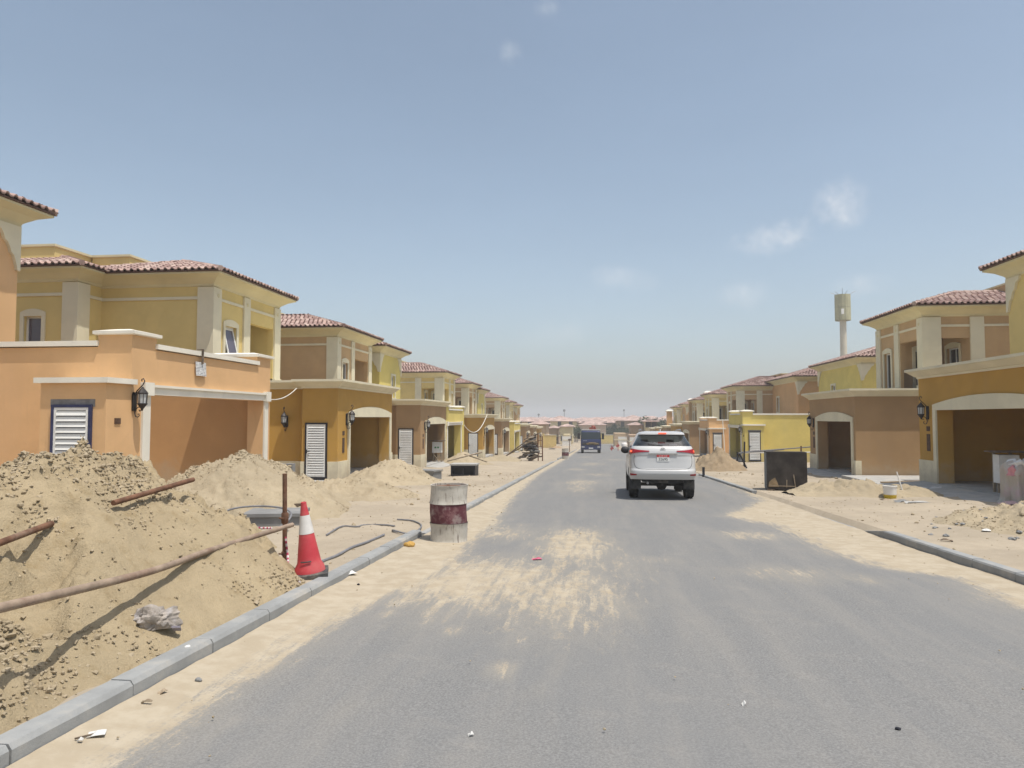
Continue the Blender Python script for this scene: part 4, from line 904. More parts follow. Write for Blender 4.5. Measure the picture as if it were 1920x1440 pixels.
def wheel(root, x, y, z, r, w, s):
    mb = MB(); T = Matrix.Rotation(math.pi/2, 3, 'Y')
    mb.lathe([(r*.62, -w/2), (r*.93, -w/2), (r, -w*.36), (r, w*.36), (r*.93, w/2), (r*.62, w/2)], (x, y, z), 28, T); tyre = mb.build('wheel', M_TYRE, root, smooth=35)
    mb = MB(); mb.lathe([(.06, w*.36), (r*.3, w*.40), (r*.55, w*.34), (r*.62, w*.44)] if s > 0 else [(.06, -w*.36), (r*.3, -w*.40), (r*.55, -w*.34), (r*.62, -w*.44)], (x, y, z), 20, T); mb.build('rim', M_RIM, tyre, smooth=40)

def suv():
    p = atY(1244, 870, 19.35); y0 = 19.35
    root = local_root('parked_car' if False else 'white_car', (p.x, y0, pz(y0)+.008), (-math.atan(SL), 0, R(-1.0)), 'white SUV seen from behind with its brake lights lit on the road', 'car'); root.scale = (.955, 1, 1)
    L = Loft([(.44, .84, .24, 4.55), (.54, .90, .12, 4.66), (.62, .922, .045, 4.72), (.70, .93, .0, 4.75), (.78, .93, .005, 4.75), (.84, .93, .045, 4.74), (1.0, .926, .075, 4.70), (1.08, .92, .085, 4.60), (1.16, .905, .095, 4.2), (1.22, .895, .085, 3.72),
              (1.30, .88, .10, 3.55), (1.38, .862, .14, 3.4), (1.44, .838, .20, 3.28), (1.55, .775, .30, 3.05), (1.68, .70, .42, 2.80), (1.735, .672, .455, 2.70), (1.755, .665, .27, 2.66), (1.80, .64, .29, 2.5), (1.835, .585, .40, 2.25), (1.85, .45, .62, 2.0), (1.855, .2, .9, 1.7), (1.856, .01, 1.2, 1.4)])
    zs = sorted(set(list(np.arange(.44, 1.86, .035)) + [r[0] for r in L.rows])); ts = list(np.linspace(0, 1, 25)) + list(np.linspace(1, 2, 31))[1:] + list(np.linspace(2, 3, 17))[1:]
    axR, axF, wr = 1.02, 3.77, .385
    def cl(z, t, x, y):
        for ay in (axR, axF):
            if abs(x) > .62 and (y-ay)**2 + (z-.40)**2 < .455**2: return None
        if t < .72 and z < .55: return None
        if 1.43 < z < 1.735 and t < .93: return 'rear_window'
        if 1.40 < z < 1.70 and 1.02 < t < 1.93 and not (1.30 < t < 1.345) and not (1.62 < t < 1.665): return 'side_window'
        if 1.22 < z < 1.72 and t > 2.12: return 'windscreen'
        if z < .53: return 'lower_trim'
        return 'body'
    parts = L.shell(zs, ts, cl)
    for k, m in (('body', M_CARW), ('rear_window', M_CGLASS), ('side_window', M_CGLASS), ('windscreen', M_CGLASS), ('lower_trim', M_PLASTB)): weld(parts[k].build(k, m, root))
    for s in (1, -1):
        # tail lamp wedge wrapping the corner, lit brake segment, lower clear strip
        mb = MB(); L.patch(mb, .11, 1.10, lambda f: 1.29-.085*f, lambda f: 1.318+.055*min(1, f*1.4), s, .018, 18, 3); tl = mb.build('tail_light', M_RED, root, smooth=40)
        mb = MB(); L.patch(mb, .72, .98, lambda f: 1.275, lambda f: 1.325, s, .024, 8, 2); mb.build('brake_light', M_BRAKE, tl)
        mb = MB(); L.patch(mb, .68, 1.06, lambda f: 1.195-.01*f, lambda f: 1.222, s, .016, 8, 2); mb.build('indicator', M_LAMPCLR, tl)
        mb = MB(); L.patch(mb, .42, .80, lambda f: .655-.015*f, lambda f: .71-.02*(1-f), s, .012, 8, 2); mb.build('bumper_reflector', M_REFL, root)
        # mirror
        mb = MB(); c = Vector((s*.985, 2.62, 1.30)); mb.lathe([(.02, -.10), (.10, -.08), (.125, -.02), (.12, .05), (.08, .10), (.02, .12)], c, 14, Matrix.Rotation(math.pi/2, 3, 'X') @ Matrix.Diagonal((1.1, .85, .8)))
        mr = mb.build('wing_mirror', M_PLASTB, root, smooth=50); mb = MB(); mb.tube([(s*.84, 2.62, 1.24), (s*.95, 2.62, 1.28)], .03, 8); mb.build('mirror_arm', M_PLASTB, mr)
        for ay in (axR, axF): wheel(root, s*.79, ay, wr, wr, .265, s)
        mb = MB(); mb.box((s*.60, axR-.52, .27), (s*.905, axR-.50, .60)); mb.build('mud_flap', M_PLASTB, root)
        mb = MB(); mb.tube([(s*.56, .75, 1.875), (s*.575, 1.0, 1.90), (s*.575, 2.0, 1.90), (s*.56, 2.3, 1.86)], .018, 8); mb.build('roof_rail', M_RIM, root, smooth=50)
        # tailgate shut line
        mb = MB(); mb.tube([L.P(z, t, s, .001) for z, t in ((1.19, .55), (1.10, .545), (1.0, .53), (.92, .49), (.865, .42), (.835, .34), (.825, .25), (.82, .12), (.82, .0))], .0055, 5); mb.build('shut_line', M_PLASTB, root)
    # black arch linings and underbody
    mb = MB(); mb.box((-.56, .40, .46), (.56, 4.3, .66)); mb.build('underbody', M_PLASTB, root)
    mb = MB(); mb.box((-.48, .30, .44), (.48, .38, .56)); mb.box((-.05, .30, .52), (.30, .24, .58)); mb.build('rear_crossmember', M_PLASTB, root)
    mb = MB(); mb.tube([(-.66, axR, .37), (.66, axR, .37)], .05, 10); mb.lathe([(.03, -.16), (.13, -.1), (.155, 0), (.13, .1), (.03, .16)], (.02, axR, .36), 14, Matrix.Rotation(math.pi/2, 3, 'Y')); mb.build('rear_axle', M_PLASTB, root, smooth=50)
    mb = MB(); mb.tube([(-.42, .30, .44), (-.42, .9, .47)], .035, 10); mb.build('exhaust', M_RIM, root)
    # third brake light under the spoiler, plate, emblem, garnish, wiper, fin
    mb = MB(); mb.obox((0, .262, 1.785), (.22, .03, .032), (0, 0, 0)); mb.build('high_brake_light', M_BRAKE, root)
    yp = L.P(1.12, 0).y
    mb = MB(); mb.box((-.172, yp-.022, 1.03), (.172, yp-.004, 1.145)); pl = mb.build('number_plate', M_PLATEW, root)
    mb = MB(); mb.box((-.172, yp-.023, 1.146), (.172, yp-.004, 1.205)); mb.build('plate_band', M_PLATER, pl)
    text_part('plate_digits', '32695', .105, M_PLASTB, pl, (0, yp-.023, 1.087), (math.pi/2, 0, 0)); text_part('plate_letters', 'U.A.E  A.D', .052, M_PLATEW, pl, (0, yp-.024, 1.176), (math.pi/2, 0, 0))
    mb = MB(); yb = L.P(1.235, 0).y; mb.box((-.40, yb-.02, 1.225), (.40, yb+.02, 1.255)); mb.build('chrome_garnish', M_CHROME, root)
    mb = MB(); ye = L.P(1.345, 0).y - .012
    def ell(rx, rz, cz): mb.tube([(rx*math.cos(a*math.pi/12), ye, 1.345+cz+rz*math.sin(a*math.pi/12)) for a in range(25)], .0065, 5)
    ell(.066, .045, 0); ell(.022, .044, 0); ell(.043, .017, .022); mb.build('emblem', M_CHROME, root)
    text_part('badge', 'VX.R', .042, M_CHROME, root, (-.60, L.P(1.09, .42).y-.006, 1.09), (math.pi/2, 0, R(-4)))
    mb = MB(); yw = L.P(1.46, 0).y; mb.tube([(0, yw-.02, 1.455), (-.18, yw-.012, 1.47), (-.40, yw+.005, 1.50)], .012, 6); mb.build('rear_wiper', M_PLASTB, root)
    mb = MB(); mb.prism([(-.012, .95, 1.85), (-.012, 1.14, 1.85), (-.012, .97, 1.915)], (.024, 0, 0)); mb.build('roof_fin', M_CARW, root)
    # cabin seen through the glass
    mb = MB(); mb.box((-.66, .52, 1.0), (.66, 4.0, 1.30)); mb.build('cabin_floor', M_SEAT, root)
    for y, xs in ((1.15, (-.38, .38)), (2.25, (-.40, .40))):
        for x in xs:
            mb = MB(); frustum(mb, x-.22, x+.22, y, y+.14, [(1.2, 0), (1.45, .0), (1.52, -.03)]); (y > 2 and (mb.box((x-.11, y+.03, 1.53), (x+.11, y+.10, 1.62)), mb.tube([(x, y+.07, 1.5), (x, y+.07, 1.54)], .02, 6))); mb.build('seat', M_SEAT, root)
    mb = MB(); mb.obox((.0, .52, 1.49), (.20, .02, .10), (R(-30), 0, 0)); mb.build('rear_sticker', plain('blue_sticker', (.03, .08, .17), .5), root)
    mb = MB(); mb.obox((.32, .50, 1.475), (.22, .02, .05), (R(-30), 0, 0)); mb.build('paper_slip', M_PLATEW, root)
    return root
suv()

def truck():
    Y = 88.5; p = atY(1108, 835, Y)
    root = local_root('blue_truck', (p.x, Y, pz(Y)+.005), (-math.atan(SL), 0, R(.8)), 'blue lorry coming up the road with a red crane behind its cab', 'truck')
    blue = paint('blue_truck_paint', (.004, .016, .10), .35); M_TG = glass_dark('truck_windscreen', (.018, .024, .026))
    L = Loft([(.42, 1.22, .04, 2.1), (.55, 1.25, .0, 2.15), (1.2, 1.25, .0, 2.15), (1.7, 1.25, .02, 2.15), (2.2, 1.22, .10, 2.15), (2.6, 1.18, .17, 2.15), (2.78, 1.12, .26, 2.1), (2.86, 1.0, .45, 2.0), (2.88, .5, .8, 1.6), (2.881, .05, 1.1, 1.3)], 7, 7, .35, .3)
    zs = sorted(set(list(np.arange(.42, 2.88, .1)) + [r[0] for r in L.rows])); ts = list(np.linspace(0, 1, 15)) + list(np.linspace(1, 2, 9))[1:] + list(np.linspace(2, 3, 8))[1:]
    def cl(z, t, x, y):
        if abs(x) > .7 and (y-1.25)**2+(z-.52)**2 < .62**2: return None
        if 1.72 < z < 2.6 and t < .80: return 'windscreen'
        if 1.65 < z < 2.4 and 1.15 < t < 1.7: return 'side_window'
        return 'cab'
    q = L.shell(zs, ts, cl)
    for k, m in (('cab', blue), ('windscreen', M_TG), ('side_window', M_TG)): weld(q[k].build(k, m, root))
    mb = MB(); mb.box((-1.05, -.035, .98), (1.05, .02, 1.32)); mb.build('grille', M_PLASTB, root)
    mb = MB(); n = 14; mb.tube([(-.55+1.5*i/n, -.05, 1.18+.16*math.sin(i/n*3.4)-.02) for i in range(n+1)], .03, 5); mb.tube([(-.5+1.2*i/n, -.05, 1.06+.12*math.sin(i/n*3.0)) for i in range(n+1)], .022, 5); mb.build('golden_swoosh', plain('gold_decal', (.33, .22, .07), .5), root)
    mb = MB(); mb.box((-.98, -.02, 1.50), (-.50, -.005, 1.57)); mb.build('maker_badge', M_RIM, root)
    for s in (1, -1):
        mb = MB(); mb.box((s*.78, -.04, .68), (s*1.14, .02, .86)); mb.build('headlight', M_LAMPCLR, root)
        mb = MB(); mb.box((s*1.34, .10, 1.72), (s*1.62, .25, 2.46)); m_ = mb.build('wing_mirror', M_PLASTB, root); mb = MB(); mb.tube([(s*1.18, .25, 2.4), (s*1.5, .18, 2.38)], .025, 6); mb.tube([(s*1.2, .25, 1.85), (s*1.5, .18, 1.85)], .025, 6); mb.build('mirror_bracket', M_PLASTB, m_)
        for ay in (1.25, 5.2): wheel(root, s*1.05, ay, .52, .52, .32, s)
    mb = MB(); mb.box((-.27, -.06, .56), (.27, -.03, .68)); mb.build('number_plate', M_PLATEW, root)
    mb = MB(); mb.box((-.55, -.02, .40), (.62, .05, .47)); mb.build('bumper_step', M_RIM, root)
    mb = MB(); mb.box((-1.18, .24, 2.84), (1.18, .55, 2.93)); mb.build('sun_visor', M_PLAST, root)
    mb = MB(); mb.box((-.4, 2.2, .5), (.4, 8.0, .85)); mb.build('chassis', M_PLASTB, root); mb = MB(); mb.box((-1.2, 3.2, .95), (1.2, 8.2, 1.75)); mb.build('load_bed', blue, root)
    redc = paint('red_crane_paint', (.36, .075, .04), .5, .2)
    mb = MB(); mb.box((-.1, 2.35, .9), (.3, 2.75, 2.9)); mb.box((-.18, 2.35, 2.9), (.5, 2.8, 3.22)); mb.tube([(.16, 2.6, 3.05), (.22, 2.5, 3.40), (.50, 2.6, 3.30), (.58, 2.7, 2.95)], .13, 8); mb.build('loader_crane', redc, root)
truck()

# ------------------------------------------------------------------ street clutter
def drum_mat():
    t = NT('drum_white'); a = t.noise(7, 6, .7); st = t.noise(1, 5, .65, t.mapping((26, 26, 3.0)))
    col = t.mix(t.ramp(a, .4, .7, 0, .6), (.50, .47, .41), (.36, .32, .26)); col = t.mix(t.ramp(st, .54, .70, 0, .8), col, (.10, .07, .055)); col = t.mix(t.ramp(t.noise(28, 4, .7), .63, .74, 0, .9), col, (.10, .06, .045))
    t.bump(a, .3, .01); return t.out(col, .7, 0, .3)
def drum_band():
    t = NT('drum_maroon'); a = t.noise(9, 6, .7); col = t.mix(t.ramp(a, .45, .62), (.11, .032, .04), (.19, .095, .095)); col = t.mix(t.ramp(t.noise(6, 5, .7), .50, .68, 0, .8), col, (.30, .24, .22)); return t.out(col, .7, 0, .3)
DW, DM = drum_mat(), drum_band()
def drum(x, y, z, label, group, tilt=0):
    root = local_root('oil_drum', (x, y, z), (0, tilt, random.uniform(0, 6)), label, 'oil drum', group); r = .29
    a = [(r-.01, 0), (r+.008, .012), (r+.008, .028), (r, .035)]; n = 36
    for nm, z0, z1, m in (('lower_band', .0, .292, DW), ('middle_band', .292, .588, DM), ('upper_band', .588, .88, DW)):
        mb = MB(); pr = []
        k = 9
        for i in range(k+1):
            zz = z0+(z1-z0)*i/k; b = 0
            if nm == 'lower_band' and i == 0: b = .008
            if nm == 'upper_band' and i == k: b = .008
            pr.append((r+b, zz))
        if nm == 'lower_band': pr[-1] = (r+.012, z1-.002); pr[-2] = (r+.004, pr[-2][1])
        if nm == 'upper_band': pr[0] = (r+.012, z0+.002); pr[1] = (r+.004, pr[1][1]); pr += [(r-.012, .88), (r-.014, .845)]
        mb.lathe(pr, (0, 0, 0), n, cap=False)
        # small dents
        mb.v = [tuple(Vector(v)*1.0 + Vector((v[0], v[1], 0)).normalized()*(.010*math.sin(v[2]*9+math.atan2(v[1], v[0])*3)*math.sin(math.atan2(v[1], v[0])*2+1))) for v in mb.v]
        mb.build(nm, m, root, smooth=40)
    mb = MB(); mb.lathe([(r-.013, .842), (r-.02, .848)], (0, 0, 0), n); mb.build('lid', M_RUST, root)
    mb = MB(); mb.lathe([(.03, .848), (.03, .862)], (.15, .1, 0), 12); mb.build('bung', M_RUST, root)
    return root
q = gnd(839, 1016, .0); drum(q.x, 11.15, pz(11.15)+.012, 'dented white oil drum with a maroon band standing by the kerb gap', 'striped oil drums')
q = gnd(1060, 861, 0); drum(q.x, q.y, pz(q.y)+.01, 'small far white and maroon drum at the kerb before the truck', 'striped oil drums')

def cone_thing():
    b = gnd(590, 1086, .13); root = local_root('traffic_cone', (-3.09, 7.56, gz(-3.09, 7.56)+.02), (R(2), R(-6), R(20)), 'red traffic cone with white collar leaning behind the kerb', 'traffic cone')
    red = plain('cone_red', (.50, .045, .06), .5, 0, .12, 4, dirt=(.42, .28, .22), dirt_amt=.25); wh = plain('cone_white', (.62, .60, .57), .5, 0, .1, 8); bk = plain('cone_base', (.06, .06, .06), .8, 0, .3, 9, dirt=(.3, .26, .2), dirt_amt=.6)
    mb = MB(); frustum(mb, -.19, .19, -.19, .19, [(0, 0), (.035, 0), (.045, -.03)]); mb.build('base', bk, root)
    def rad(z): return np.interp(z, [.04, .10, .14, .78], [.165, .155, .128, .030])
    for nm, z0, z1, m, e in (('lower_body', .04, .46, red, 0), ('reflective_collar', .46, .66, wh, .003), ('tip', .66, .80, red, 0)):
        mb = MB(); k = 8; mb.lathe([(float(rad(z0+(z1-z0)*i/k))+e, z0+(z1-z0)*i/k) for i in range(k+1)] + ([(.02, .805), (.018, .79)] if nm == 'tip' else []), (0, 0, 0), 28, cap=(nm != 'reflective_collar')); mb.build(nm, m, root, smooth=40)
    mb = MB(); mb.tube([(.137*math.cos(a*.12-2.2), .137*math.sin(a*.12-2.2), .175) for a in range(8)], .008, 5); mb.build('grip_slot', bk, root)
cone_thing()

HM = HEAPS[0]
# upright scaffold post with couplers
pb = Vector((-3.62, 8.2, gz(-3.62, 8.2))); ptop = atY(534, 888, 8.2)
root = empty('rusty_post', (ptop.x, 8.2, pb.z), 'rusty upright scaffold tube holding the slanting pipe behind the cone', 'post')
mb = MB(); mb.tube([(ptop.x+.02, 8.2, pb.z-.3), (ptop.x+.01, 8.2, .3), (ptop.x, 8.2, ptop.z)], .027, 12); mb.build('tube', M_RUST, root, smooth=50)
for zz, h, rr in ((.40, .13, .042), (-.02, .05, .036), (-.10, .04, .034)):
    mb = MB(); mb.lathe([(rr*.8, -h/2), (rr, -h/2+.01), (rr, h/2-.01), (rr*.8, h/2)], (ptop.x+.01, 8.2, zz), 12); mb.tube([(ptop.x+.01, 8.2-rr, zz), (ptop.x-.02, 8.2-rr-.05, zz+.01)], .011, 6); mb.build('coupler', M_RUST, root, smooth=40)
# long pipe slung from the post across the heap
a1 = atY(548, 984, 8.13); a2 = atY(400, 1030, 6.35); a3 = atY(280, 1072, 5.1); a4 = atY(0, 1140, 3.42); a5 = a4 + (a4-a3)*.9
def spline(ps, n=10):
    ps = [Vector(p) for p in ps]; out = []
    for i in range(len(ps)-1):
        p0, p1, p2, p3 = ps[max(i-1, 0)], ps[i], ps[i+1], ps[min(i+2, len(ps)-1)]
        for k in range(n):
            t = k/n; out.append(.5*((2*p1)+(p2-p0)*t+(2*p0-5*p1+4*p2-p3)*t*t+(3*p1-p0-3*p2+p3)*t**3))
    return out + [ps[-1]]
mb = MB(); mb.tube(spline([a1, a2, a3, a4, a5]), .027, 14); mb.build('bent_pipe', M_RUSTL, None, a3, 50, 'long bent pale rusty pipe slung across the sand heap to the post', 'pipe')
for px0, py0, px1, py1, lab, e0, e1 in ((212, 950, 362, 902, 'short rusty tube sticking out of the sand heap crest', .03, .0), (-60, 1055, 96, 996, 'rusty flat bar half buried in the sand heap', .05, .02)):
    h0, h1 = hit(max(px0, 0), py0, HM), hit(px1, py1, HM)
    if px0 < 0: h0 = atX(px0, py0, h1.x+.35)
    if lab.startswith('short'): h0 = Vector((h0.x*.985, h0.y*.985, CAMZ+(h0.z-CAMZ)*.985)); h1 = atY(px1, py1, h0.y+1.15)
    mb = MB(); mb.tube([h0+Vector((0, 0, e0)), h1+Vector((0, 0, e1+.015))], .024, 10); mb.build('rusty_bar', M_RUST, None, h0, 40, lab, 'bar')
# hazard tape twisted from the post to the cone
def tape(path, r, label):
    mb = MB()
    for i in range(len(path)-1): mb.cur = i % 2; mb.tube([path[i], path[i+1]], r, 5)
    mb.build('hazard_tape', [plain('tape_red', (.40, .05, .10), .5), plain('tape_white', (.6, .55, .55), .5)], None, path[0], None, label, 'tape')
t0 = Vector((ptop.x+.035, 8.17, .18)); t1 = Vector((ptop.x+.10, 8.1, -.08)); t2 = Vector((-3.33, 7.45, -.06)); t3 = Vector((-3.22, 7.22, gz(-3.22, 7.22)+.03)); t4 = Vector((-3.02, 7.12, gz(-3.02, 7.12)+.03))
tape(spline([t0, t1, t2, t3, t4], 9), .013, 'red and white hazard tape twisted down from the post to the cone')
cb = gnd(500, 978, .14)
tape(spline([Vector((cb.x-.75, cb.y-.1, gz(cb.x, cb.y)+.12)), Vector((cb.x-.4, cb.y-.25, gz(cb.x, cb.y)+.05)), Vector((cb.x+.05, cb.y-.4, gz(cb.x, cb.y)+.03)), Vector((cb.x+.3, cb.y-.42, gz(cb.x, cb.y)+.03))], 8), .016, 'red and white hazard tape lying by the cable loop')
# inspection chamber, board and cable loop behind the heap
def chamber(c, w, d, h, rz, label, hole=False, top=M_SLAB, body=M_DKCONC):
    g = gz(c[0], c[1]); root = local_root('inspection_chamber', (c[0], c[1], g), (0, 0, rz), label, 'inspection chamber', 'inspection chambers in the verge')
    mb = MB(); mb.wall((-w/2, -d/2), (1, 0), w, -.1, h, (0, .09), [(.07, w/2-.02, .05, h-.1), (w/2+.02, w-.07, .05, h-.1)] if hole else []); mb.wall((-w/2, d/2-.09), (1, 0), w, -.1, h, (0, .09)); mb.build('wall', body, root)
    mb = MB(); mb.wall((-w/2, -d/2+.0905), (0, 1), d-.181, -.1, h, (.09, 0)); mb.build('side_wall', body, root); mb = MB(); mb.wall((w/2-.09, -d/2+.0905), (0, 1), d-.181, -.1, h, (.09, 0)); mb.build('side_wall', body, root)
    mb = MB(); mb.box((-w/2-.04, -d/2-.03, h+.001), (w/2+.04, d/2+.04, h+.06)); mb.build('cover_slab', top, root)
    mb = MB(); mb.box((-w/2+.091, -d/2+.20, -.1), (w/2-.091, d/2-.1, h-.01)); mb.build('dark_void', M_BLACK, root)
    return root
chamber((cb.x+.02, cb.y+.35), .95, .8, .17, R(12), 'low grey concrete chamber behind the rusty post', top=M_DKCONC)
mb = MB(); g_ = gz(cb.x-1.0, cb.y+.2); mb.obox((cb.x-.82, cb.y+.0, g_+.07), (1.0, .09, .10), (0, R(4), R(-14))); mb.build('black_beam', M_BLACK, None, (cb.x-.8, cb.y, g_), None, 'black beam lying beside the low chamber', 'beam')
for dy, dz, ln, rz in ((.9, .12, 1.5, 4), (1.15, .24, 1.45, 3)):
    mb = MB(); mb.obox((cb.x-.55, cb.y+dy, gz(cb.x-.5, cb.y+dy)+dz), (ln, .10, .05), (0, R(-2), R(rz))); mb.build('timber_board', M_DARKWOOD, None, (cb.x-.5, cb.y+dy, g_), None, ('brown board lying behind the low chamber', 'upper brown board propped behind the low chamber')[dz > .2], 'board')
mb = MB(); cc = gnd(465, 990, .14); lp = [Vector((cc.x+.62*math.cos(a), cc.y+.25+.25*math.sin(a), gz(cc.x, cc.y)+.20+.20*math.sin(a)+.03*math.cos(2*a))) for a in np.linspace(-1.2, 5.2, 40)]
mb.tube(lp + [lp[-1]+Vector((.25, .1, -.08)), lp[-1]+Vector((.5, .1, -.12))], .016, 8); mb.build('cable_loop', M_CABLE, None, lp[0], 50, 'grey cable bent into a loop behind the sand heap', 'cable')
def ground_cable(pxs, r, mat, label, lift=.01):
    ps = [gnd(*p, .13) for p in pxs]; ps = [Vector((p.x, p.y, gz(p.x, p.y)+r*.6+lift)) for p in ps]; sp = spline(ps, 6); sp = [Vector((p.x, p.y, max(p.z, gz(p.x, p.y)+r*.3))) for p in sp]
    mb = MB(); mb.tube(sp, r, 7); return mb.build('cable', mat, None, sp[0], 50, label, 'cable')
ground_cable([(600, 1052), (630, 1040), (660, 1025), (690, 1015), (720, 1002)], .018, M_CABLE, 'grey cable running along the kerb behind the cone')
ground_cable([(612, 998), (640, 985), (668, 985), (685, 978), (720, 982), (740, 985)], .014, M_CABLE, 'thin cable snaking over the sand towards the drum')
ground_cable([(745, 970), (775, 975), (790, 985), (770, 1000), (735, 995), (790, 1001)], .014, M_CABLE, 'cable loop lying beside the oil drum')
ground_cable([(555, 905), (575, 912), (600, 903), (640, 900)], .014, M_CABLE, 'cable lying before the ochre villa gate')
# crumpled sack and litter
def crumple(name, c, sx, sy, sz, mat, label, cat, seed=0, rz=0, n=3, sharp=.45):
    bm = bmesh.new(); bmesh.ops.create_icosphere(bm, subdivisions=n, radius=1); rs = np.random.RandomState(seed); off = rs.uniform(0, 50)
    from mathutils import noise as nz_
    for v in bm.verts:
        k = 1 + sharp*nz_.noise(v.co*1.4+Vector((off, 0, 0))) + sharp*.7*abs(nz_.noise(v.co*3.1+Vector((0, off, 0)))) - .12*abs(nz_.noise(v.co*7+Vector((off, off, 0)))); v.co *= k
        v.co = Vector((v.co.x*sx, v.co.y*sy, max(v.co.z, -.55)*sz))
    me = bpy.data.meshes.new(name); bm.to_mesh(me); bm.free(); me.materials.append(mat)
    o = bpy.data.objects.new(name, me); COL.objects.link(o); o.location = c; o.rotation_euler = (0, 0, rz); tag(o, label, cat); ORG[o] = Vector(c); return o
M_SACK = plain('cement_sack_paper', (.33, .29, .25), .85, 0, .35, 14, .5, dirt=(.42, .40, .40), dirt_amt=.8)
sk = hit(292, 1178, HM); s_ob = crumple('cement_sack', sk+Vector((0, 0, .05)), .135, .075, .095, M_SACK, 'crumpled pale paper sack lying on the sand heap', 'paper sack', 4, .6, 4, .6)
mb = MB(); f1 = Vector((-.10, -.02, -.05)); mb.prism([(-.20, -.05, -.06), (-.12, .03, -.02), (-.06, .02, -.01), (-.08, -.05, -.05)], (0, 0, .012)); mb.prism([(.10, -.06, -.05), (.16, -.05, -.06), (.17, .01, -.10), (.12, .0, -.09)], (0, .0, .014))
fl = MB(); fl.v = mb.v; fl.f = mb.f; fl.mi = mb.mi; ob = bpy.data.objects.new('torn_flap', fl.mesh('torn_flap', plain('sack_lining', (.33, .30, .34), .6))); COL.objects.link(ob); ob.parent = s_ob
def flat_litter(px, py, w, d, rz, mat, label, road=True, curl=.02, name='paper_scrap', cat='paper scrap', off=0.0):
    p = gnd(px, py, off if road else .12); z = (rzat(p.x, p.y)+.008 if road else gz(p.x, p.y)+.012); n = 5; X, Y = np.meshgrid(np.linspace(-w/2, w/2, n), np.linspace(-d/2, d/2, n)); Z = curl*(np.sin(X/w*4+1)*np.cos(Y/d*3)+(Y/d)**2)
    mb = MB(); vs = [(x, y, z_) for x, y, z_ in zip(X.ravel(), Y.ravel(), Z.ravel())]; vs += [(x, y, z_-.003) for x, y, z_ in vs]; fs = []
    for i in range(n-1):
        for j in range(n-1): a = i*n+j; fs += [(a, a+1, a+n+1, a+n), (a+25+n, a+n+26, a+26, a+25)]
    rim = [0, 1, 2, 3, 4, 9, 14, 19, 24, 23, 22, 21, 20, 15, 10, 5]; fs += [(rim[k], rim[k-1], rim[k-1]+25, rim[k]+25) for k in range(16)]
    mb.add(vs, fs); o = bpy.data.objects.new(name, mb.mesh(name, mat)); COL.objects.link(o); o.location = (p.x, p.y, z); o.rotation_euler = (0, 0, rz); tag(o, label, cat); return o
M_PAPER = plain('white_paper', (.62, .61, .58), .8, 0, .05)
flat_litter(181, 1388, .085, .065, .5, M_PAPER, 'printed white paper scrap on the sand by the kerb'); flat_litter(150, 1402, .025, .02, .2, M_PAPER, 'tiny white paper crumb beside the printed scrap')
flat_litter(275, 1327, .06, .018, .2, M_WOOD, 'wood chip on the sand strip by the kerb', name='wood_chip', cat='wood chip'); flat_litter(655, 1085, .16, .10, .9, M_PAPER, 'white paper plate leaning at the kerb below the cone', curl=.04, name='paper_plate', cat='paper plate')
flat_litter(1007, 1050, .13, .07, .3, plain('pink_wrapper', (.5, .10, .17), .4), 'pink wrapper lying on the dusty road', curl=.03, name='wrapper', cat='wrapper'); flat_litter(305, 1307, .05, .03, 1.2, M_WOOD, 'curled brown leaf on the sand strip', name='dry_leaf', cat='leaf')
flat_litter(883, 1380, .03, .02, .4, M_PAPER, 'white speck of paper on the road surface'); flat_litter(1395, 1322, .025, .02, 1, M_PAPER, 'pale chip of paper on the right lane'); flat_litter(348, 1215, .09, .05, .7, M_PAPER, 'white cup rim poking from the sand at the kerb', False, .03, 'cup_rim', 'cup')
for i, (px, py, lab) in enumerate(((1684, 1368, 'small dark stone on the road'), (372, 1283, 'grey pebble on the sand strip beside the kerb'), (768, 1028, 'yellow brown lump of foam by the kerb end'), (672, 1100, 'small dark stone on the sand strip'))):
    p = gnd(px, py, 0); s_ = (.012, .018, .06, .012)[i]; crumple('stone', (p.x, p.y, rzat(p.x, p.y)+s_*.36), s_*1.3, s_, s_*.8, (M_BLACK, M_DKCONC, plain('foam', (.45, .27, .07), .8), M_BLACK)[i], lab, 'stone', i+3, n=2, sharp=.4)
mb = MB(); p = gnd(140, 1400, 0); mb.tube([(p.x, p.y, rzat(p.x, p.y)+.004), (p.x+.06, p.y+.12, rzat(p.x+.06, p.y+.12)+.006)], .005, 6); mb.build('stick', M_DARKWOOD, None, p, None, 'thin brown stick lying by the printed scrap', 'stick')
# dark chambers in the left verge
p = gnd(868, 893, .14); chamber((p.x, p.y+.4), 1.0, .8, .42, 0, 'black open chamber with two hollow bays in the left verge', True, M_SLAB, M_BLACK)
mb = MB(); mb.obox((p.x-.1, p.y+.9, gz(p.x, p.y)+.72), (1.5, .12, .04), (R(10), R(-14), R(8))); mb.obox((p.x+.35, p.y+1.0, gz(p.x, p.y)+.66), (1.0, .14, .04), (0, R(18), R(-4))); mb.build('broken_planks', M_WOOD, None, p, None, 'broken boards lying over the black open chamber', 'planks')
p = gnd(792, 897, .14); chamber((p.x+.1, p.y+.3), .9, .7, .30, R(-15), 'grey rubble topped chamber beyond the oil drum', top=M_DKCONC)
for px, py, nm in ((1005, 842, 'dark flat lid on the sand near the far drum'), (1035, 846, 'second dark lid on the sand near the far drum')):
    p = gnd(px, py-4, .15); mb = MB(); mb.lathe([(.5, 0), (.55, .03), (.55, .08), (.3, .13), (.0001, .13)], (p.x, p.y, gz(p.x, p.y)), 14); mb.build('chamber_lid', M_BLACK, None, p, 40, nm, 'lid')
